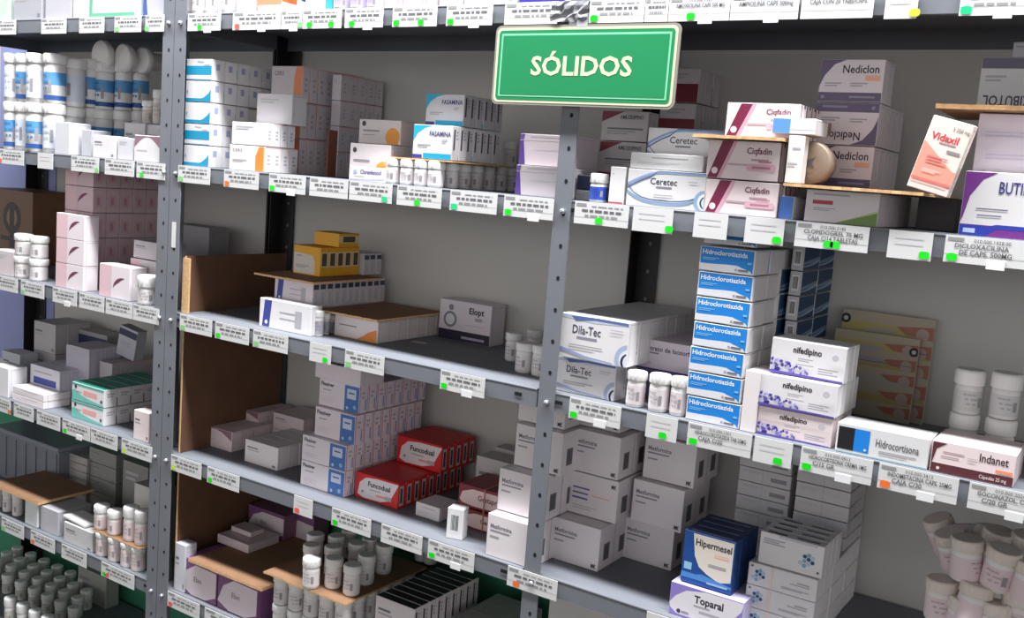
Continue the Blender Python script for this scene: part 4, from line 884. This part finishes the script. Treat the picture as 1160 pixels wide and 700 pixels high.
# ============================================================ left unit, second shelf
TB = (84, 150, 204)
def a_tube_label(): return (196, 208, 226)
for k, (q, w_, Y) in enumerate(((14, 12, .02), (27, 12, .024), (42, 16, .022), (61, 16, .03), (83, 16, .075), (101, 14, .115), (117, 15, .135), (138, 14, .16), (157, 13, .19))):
    nm = ('first', 'second', 'third', 'fourth', 'fifth', 'sixth', 'seventh', 'eighth', 'ninth')[k]
    x0 = x_of(q-w_/2, Y, z1); x1 = x_of(q+w_/2, Y, z1); r = .0165; xm = (x0+x1)/2
    top = 61 + (k > 3)*6+(k > 5)*4; h = (z_of(top, xm, Y)-z1)/2-.001
    for u in range(2):
        bottle('tall white and blue bottle, %s of the %s column from left' % (('lower', 'upper')[u], nm), xm, Y, z1+E_+u*(h+.001), (x1-x0)/2*.9, h, .2, group='tall white and blue bottles', lab=TB if (u+k) % 2 == 0 or k > 4 else (214, 220, 232))
for k, (q, py, r) in enumerate(((113, 62, 10.5), (138, 65, 10), (160, 68, 9.5))):
    Y = (.115, .135, .165)[k]+.0
    P = at_y(q, py, Y); s = (at_y(q+r, py, Y)-P).x; b = MB()
    b.lathe([(s*.9, 0), (s, .003), (s, .014), (s*.7, .02), (s*.66, .07)], PLASTIC, n=20, axis='y')
    tag(b.obj('medicine_bottle', None, P), 'round bottle end lying on the tall bottles, %s' % ('nearest left', 'middle one', 'rightmost')[k], 'medicine bottle', 'bottles lying on top')
carton('grey and white box in front of the tall blue bottles', z1+E_, 62, 78, 137, None, Y=.002, t=.055, body=(214, 214, 220))
carton('narrow grey box behind the front white boxes, left unit', z1+E_, 92, 103, 146, None, Y=.02, t=.05, body=(190, 190, 196))
carton('small white box on the shelf edge, left unit', z1+E_, 105, 130, 152, a_lines3, Y=.006, t=.035)
carton('pale white box between two small white boxes, left unit', z1+E_, 133, 150, 155, art_plain, Y=.008, t=.03, body=(214, 212, 216))
carton('white box with dark curve left of the paired posts', z1+E_, 152, 181, 152, a_pinkwave, Y=.006, t=.035)
carton('dim grey box behind the white box with dark curve', z1+E_, 140, 163, 138, a_lines3, Y=.07, t=.05, body=(180, 178, 180))
sb = carton('dim grey low box carrying two small bottles', z1+E_, 165, 188, 140, a_lines3, Y=.075, t=.06, body=(180, 178, 180))
for k, q in enumerate((168, 180)):
    bottle_px('small pale bottle on a dim grey box, %s' % ('left one', 'right one beside the posts')[k], sb['z']+.001, q, 10, 114-k*12, Y=.10, capf=.25, lab=(200, 190, 184), group='small pale bottles on the grey box')

# left unit, third shelf
def a_stamp(f): f.disc(.55, .62, .2, (40, 32, 28), 14); f.disc(.55, .62, .12, (140, 104, 76), 14); f.r(.5,.2,.6,.8,(40,32,28)); f.r(.3,.3,.8,.36,(40,32,28))
b = MB(); Yb = .16; xa_, xb_ = x_of(-14, Yb, z2), x_of(36, Yb, z2); hh = z_of(212, xa_, Yb)-z2
me = carton_mesh(a_stamp, xb_-xa_, .13, hh, (118, 84, 60))
put(me, 'cardboard_box', 'brown cardboard box with black round stamp at the far left', 'cardboard box', (xa_, Yb, z2+E_))
carton('pinkish grey box at the far left of the third shelf', z2+E_, -8, 15, 281, art_plain, Y=.006, t=.06, body=(216, 202, 206))
for k, (q, Y) in enumerate(((27, .024), (44, .024))):
    x = x_of(q, Y, z2); r = .0205; h = .052
    for u in range(2):
        bottle('white bottle left of the pink crescent boxes, %s %s' % (('left', 'right')[k], ('below', 'above')[u]), x, Y, z2+E_+u*(h+.001), r, h, .3, group='white bottles left of the pink boxes')
k5 = stack('pink box with maroon crescent', z2+E_, 63, 94, 240, a_crescent, Y=.006, hi=3, deep=1, t=.038, where='', group='pink crescent boxes in the front stack', body=(238, 226, 230))
stack('dim pink box with maroon crescent', z2+E_, 72, 103, 180, a_crescent, Y=.055, hi=5, deep=6, t=.036, side=a_pinkdots, where='rear block', group='pink crescent boxes in the rear block', body=(216, 190, 196))
k6 = carton('low white box with crescent at the front of the pink block', z2+E_, 112, 146, 297, a_crescent, Y=.006, t=.045, body=(236, 226, 230))
stack('pale box with small crescent', k6['z']+E_, 139, 170, 240, a_crescent, Y=.052, hi=2, deep=1, t=.10, where='beside posts', group='small crescent boxes beside the posts', body=(212, 200, 204)) if False else None
carton('pale box with dark crescent beside the paired posts, lower', z2+E_, 147, 178, 276, a_crescent, Y=.055, t=.05, body=(212, 204, 206), h=.088)
carton('pale box on top of the crescent box beside the paired posts', z2+E_+.0892, 151, 184, 0, a_lines3, Y=.055, t=.05, body=(204, 196, 200), h=.040)
bottle_px('small white bottle left of the paired posts on the third shelf', z2+E_, 168, 17, 312, Y=.018, capf=.4)

# left unit, fourth shelf
stack('dim grey box', z3+E_, 38, 62, 362, a_lines3, Y=.17, hi=2, deep=3, t=.034, where='back left stack', group='dim grey boxes, back left', body=(196, 192, 194))
carton('dark topped grey box at the back below the pink boxes', z3+E_, 88, 120, 372, a_darkcap, Y=.235, t=.05, body=(170, 168, 172))
stack('lilac grey box', z3+E_, 74, 100, 389, None, Y=.105, hi=1, deep=4, t=.022, where='centre row', group='lilac grey boxes', body=(200, 196, 210), name='medicine_carton')
stack('white box with blue stripe', z3+E_, 34, 67, 411, a_bluestripe, Y=.055, hi=1, deep=3, t=.03, where='behind white ones', group='blue striped boxes', body=(216, 214, 224))
carton('white upright box at the far left of the fourth shelf', z3+E_, -10, 9, 412, None, Y=.006, t=.05, body=(228, 226, 228))
stack('low white box', z3+E_, 14, 49, 436, a_white_lines, Y=.006, hi=2, deep=1, t=.07, where='at the left', group='low white boxes on the fourth shelf', body=(240, 232, 234))
carton('small grey box behind the upright white one, fourth shelf', z3+E_, 2, 22, 396, a_lines3, Y=.10, t=.05, body=(200, 204, 210))
sm = stack('thin grey box on edge', z3+E_, 112, 126, 408, None, Y=.125, hi=1, deep=7, t=.022, side=a_pinkside, where='behind mint boxes', group='thin grey boxes behind the mint ones', body=(190, 182, 186))
put(carton_mesh(a_darkcap, .062, .03, .075, (200, 198, 208)), 'medicine_carton', 'tilted grey box with navy top on the thin grey boxes', 'medicine box', (sm['x0']-.002, .17, sm['z']+.012), (0, .18, .1))
stack('mint and white box', z3+E_, 81, 117, 431, a_mint, Y=.018, hi=2, deep=5, t=.036, side=a_mintside, topa=a_minttop, where='mint block', group='mint boxes', body=(230, 226, 228))
carton('small pinkish white box left of the paired posts, fourth shelf', z3+E_, 151, 168, 463, a_lines3, Y=.010, t=.03, body=(240, 224, 222))

# left unit, fifth shelf
def crate():
    Y = .16; xa, xb = x_of(-6, Y, z4), x_of(66, Y, z4); h = z_of(486, (xa+xb)/2, Y)-z4; w_ = xb-xa; d = .13
    m_ = mat('grey_clear_plastic', (132, 136, 146), .3); t = empty('storage_bin', (xa, Y, z4+E_)); tag(t, 'grey ribbed plastic storage bin at the back, far left', 'storage bin')
    b = MB()
    b.box(0, w_, 0, d, 0, .003, m_); b.box(0, w_, 0, .003, .003, h*.8, m_); b.box(0, w_, d-.003, d, .003, h*.8, m_); b.box(0, .003, .003, d-.003, .003, h*.8, m_); b.box(w_-.003, w_, .003, d-.003, .003, h*.8, m_)
    for k in range(7): b.box(.01+k*(w_-.02)/6-.002, .01+k*(w_-.02)/6+.002, -.003, 0, .01, h*.75, m_)
    b.obj('tub', t)
    b = MB(); r = .004; b.box(-.006, w_+.006, -.008, d+.006, h*.8+.0005, h*.8+.012, mat('bin_lid_grey', (150, 154, 168), .35), .003); b.obj('lid', t)
crate()
zl = at_y(20, 563, .0).z
carton('low white box under the brown sheet, left unit', z4+E_, 28, 42, 0, None, Y=.01, t=.10, h=zl-z4-.002, body=(226, 230, 228))
for k, q in enumerate((-2, 9, 20)):
    bottle('small pale bottle under the brown sheet, %s from the left' % ('first', 'second', 'third')[k], x_of(q, .028, z4), .028, z4+E_, .0135, zl-z4-.003, .3, group='small bottles under the brown sheet')
sheet('brown cardboard sheet over the small bottles, left unit', x_of(-12, .0, zl), x_of(43, .0, zl), .0, .15, zl+E_, .007, wavy=.001)
carton('pale lilac box right of the brown sheet, left unit', z4+E_, 46, 66, 572, None, Y=.012, t=.09, body=(190, 188, 194))
w3 = carton('crumpled pale bag like box left of the small bottles, fifth shelf', z4+E_, 72, 104, 590, a_lines3, Y=.008, t=.10, body=(206, 204, 204))
put(carton_mesh(None, .085, .05, .006, (236, 234, 232)), 'medicine_carton', 'folded white carton lying on the crumpled pale box', 'medicine box', (w3['x0']-.01, .012, w3['z']+.006), (0, .06, 0))
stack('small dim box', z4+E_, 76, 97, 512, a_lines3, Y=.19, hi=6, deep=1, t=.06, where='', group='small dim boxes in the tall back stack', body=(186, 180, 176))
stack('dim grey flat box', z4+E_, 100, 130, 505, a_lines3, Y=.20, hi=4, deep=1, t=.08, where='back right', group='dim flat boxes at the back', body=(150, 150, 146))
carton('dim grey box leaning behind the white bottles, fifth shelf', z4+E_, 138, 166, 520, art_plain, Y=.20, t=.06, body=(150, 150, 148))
gl = 'white bottles in two tiers beside the paired posts'
for k, (q, Y) in enumerate(((117, .020), (131, .020), (145, .020), (157, .022))):
    x = x_of(q, Y, z4)
    hl = .056
    bottle('white bottle in the lower tier beside the paired posts, %s from left' % ('first', 'second', 'third', 'fourth')[k], x, Y, z4+E_, .0165, hl, .22, group=gl, lab=(222, 206, 204))
xa, xb = x_of(110, .02, z4), x_of(164, .02, z4)
sheet('thin tan card between the two tiers of white bottles', xa, xb, .004, .10, z4+.0575, .002)
for k, (q, Y) in enumerate(((115, .022), (130, .022), (148, .024), (161, .026))):
    x = x_of(q, Y, z4+.06); hu = .056 if k < 2 else .078
    bottle('white bottle in the upper tier beside the paired posts, %s from left' % ('first', 'second', 'third', 'fourth')[k], x, Y, z4+.0602, .0165, hu, .3, group=gl, lab=(226, 210, 208))
carton('white box behind the upper tier of bottles, fifth shelf', z4+E_, 150, 176, 546, None, Y=.07, t=.05, body=(206, 204, 200))
# left unit, sixth shelf
for j, (Y, n, q0, st) in enumerate(((.03, 6, 12, 14), (.13, 7, -6, 15), (.17, 7, -2, 15), (.21, 7, 8, 15), (.25, 6, 20, 15))):
    for k in range(n):
        q = q0+st*k; x = x_of(q, Y, z5+.05)
        bottle('small pale bottle on the lowest left shelf, %s row, %s from left' % (('front', 'second', 'third', 'fourth', 'back')[j], ('first', 'second', 'third', 'fourth', 'fifth', 'sixth', 'seventh')[k]), x, Y, z5+E_, .0155, .052 if j else .075, .3, lab=(200, 200, 190), group='small pale bottles on the lowest left shelf')
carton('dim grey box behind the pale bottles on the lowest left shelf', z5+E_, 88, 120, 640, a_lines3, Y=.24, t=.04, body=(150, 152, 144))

# ============================================================ cartons beyond the 300 that show largest become one object
def gather():
    bpy.context.view_layer.update(); dg = bpy.context.evaluated_depsgraph_get(); hits = {}
    st = 5
    for py in range(1, 700, st):
        for px in range(1, 1160, st):
            ok, _, _, _, ob, _ = S.ray_cast(dg, CAM, ray(px, py).normalized())
            if ok: hits[ob.name] = hits.get(ob.name, 0)+1
    cs = sorted([o for o in S.objects if o.name.split('.')[0] == 'medicine_carton'], key=lambda o: -hits.get(o.name, 0))
    keep = [o for o in cs if hits.get(o.name, 0) > 0][:312]; ks = set(keep)
    vs, fs, mi, sm, mats = [], [], [], [], []
    for o in cs:
        if o in ks: continue
        M = o.matrix_world; off = len(vs); me = o.data
        idx = []
        for m_ in me.materials:
            if m_ not in mats: mats.append(m_)
            idx.append(mats.index(m_))
        vs += [tuple(M @ v.co) for v in me.vertices]
        for p in me.polygons: fs.append([i+off for i in p.vertices]); mi.append(idx[p.material_index])
        bpy.data.objects.remove(o)
    me = bpy.data.meshes.new('medicine_cartons'); me.from_pydata(vs, [], fs)
    for m_ in mats: me.materials.append(m_)
    me.polygons.foreach_set('material_index', mi); me.update()
    o = bpy.data.objects.new('medicine_cartons', me); COL.objects.link(o)
    tag(o, 'remaining medicine boxes packed behind the front rows, barely showing', 'medicine boxes'); o['kind'] = 'stuff'
gather()
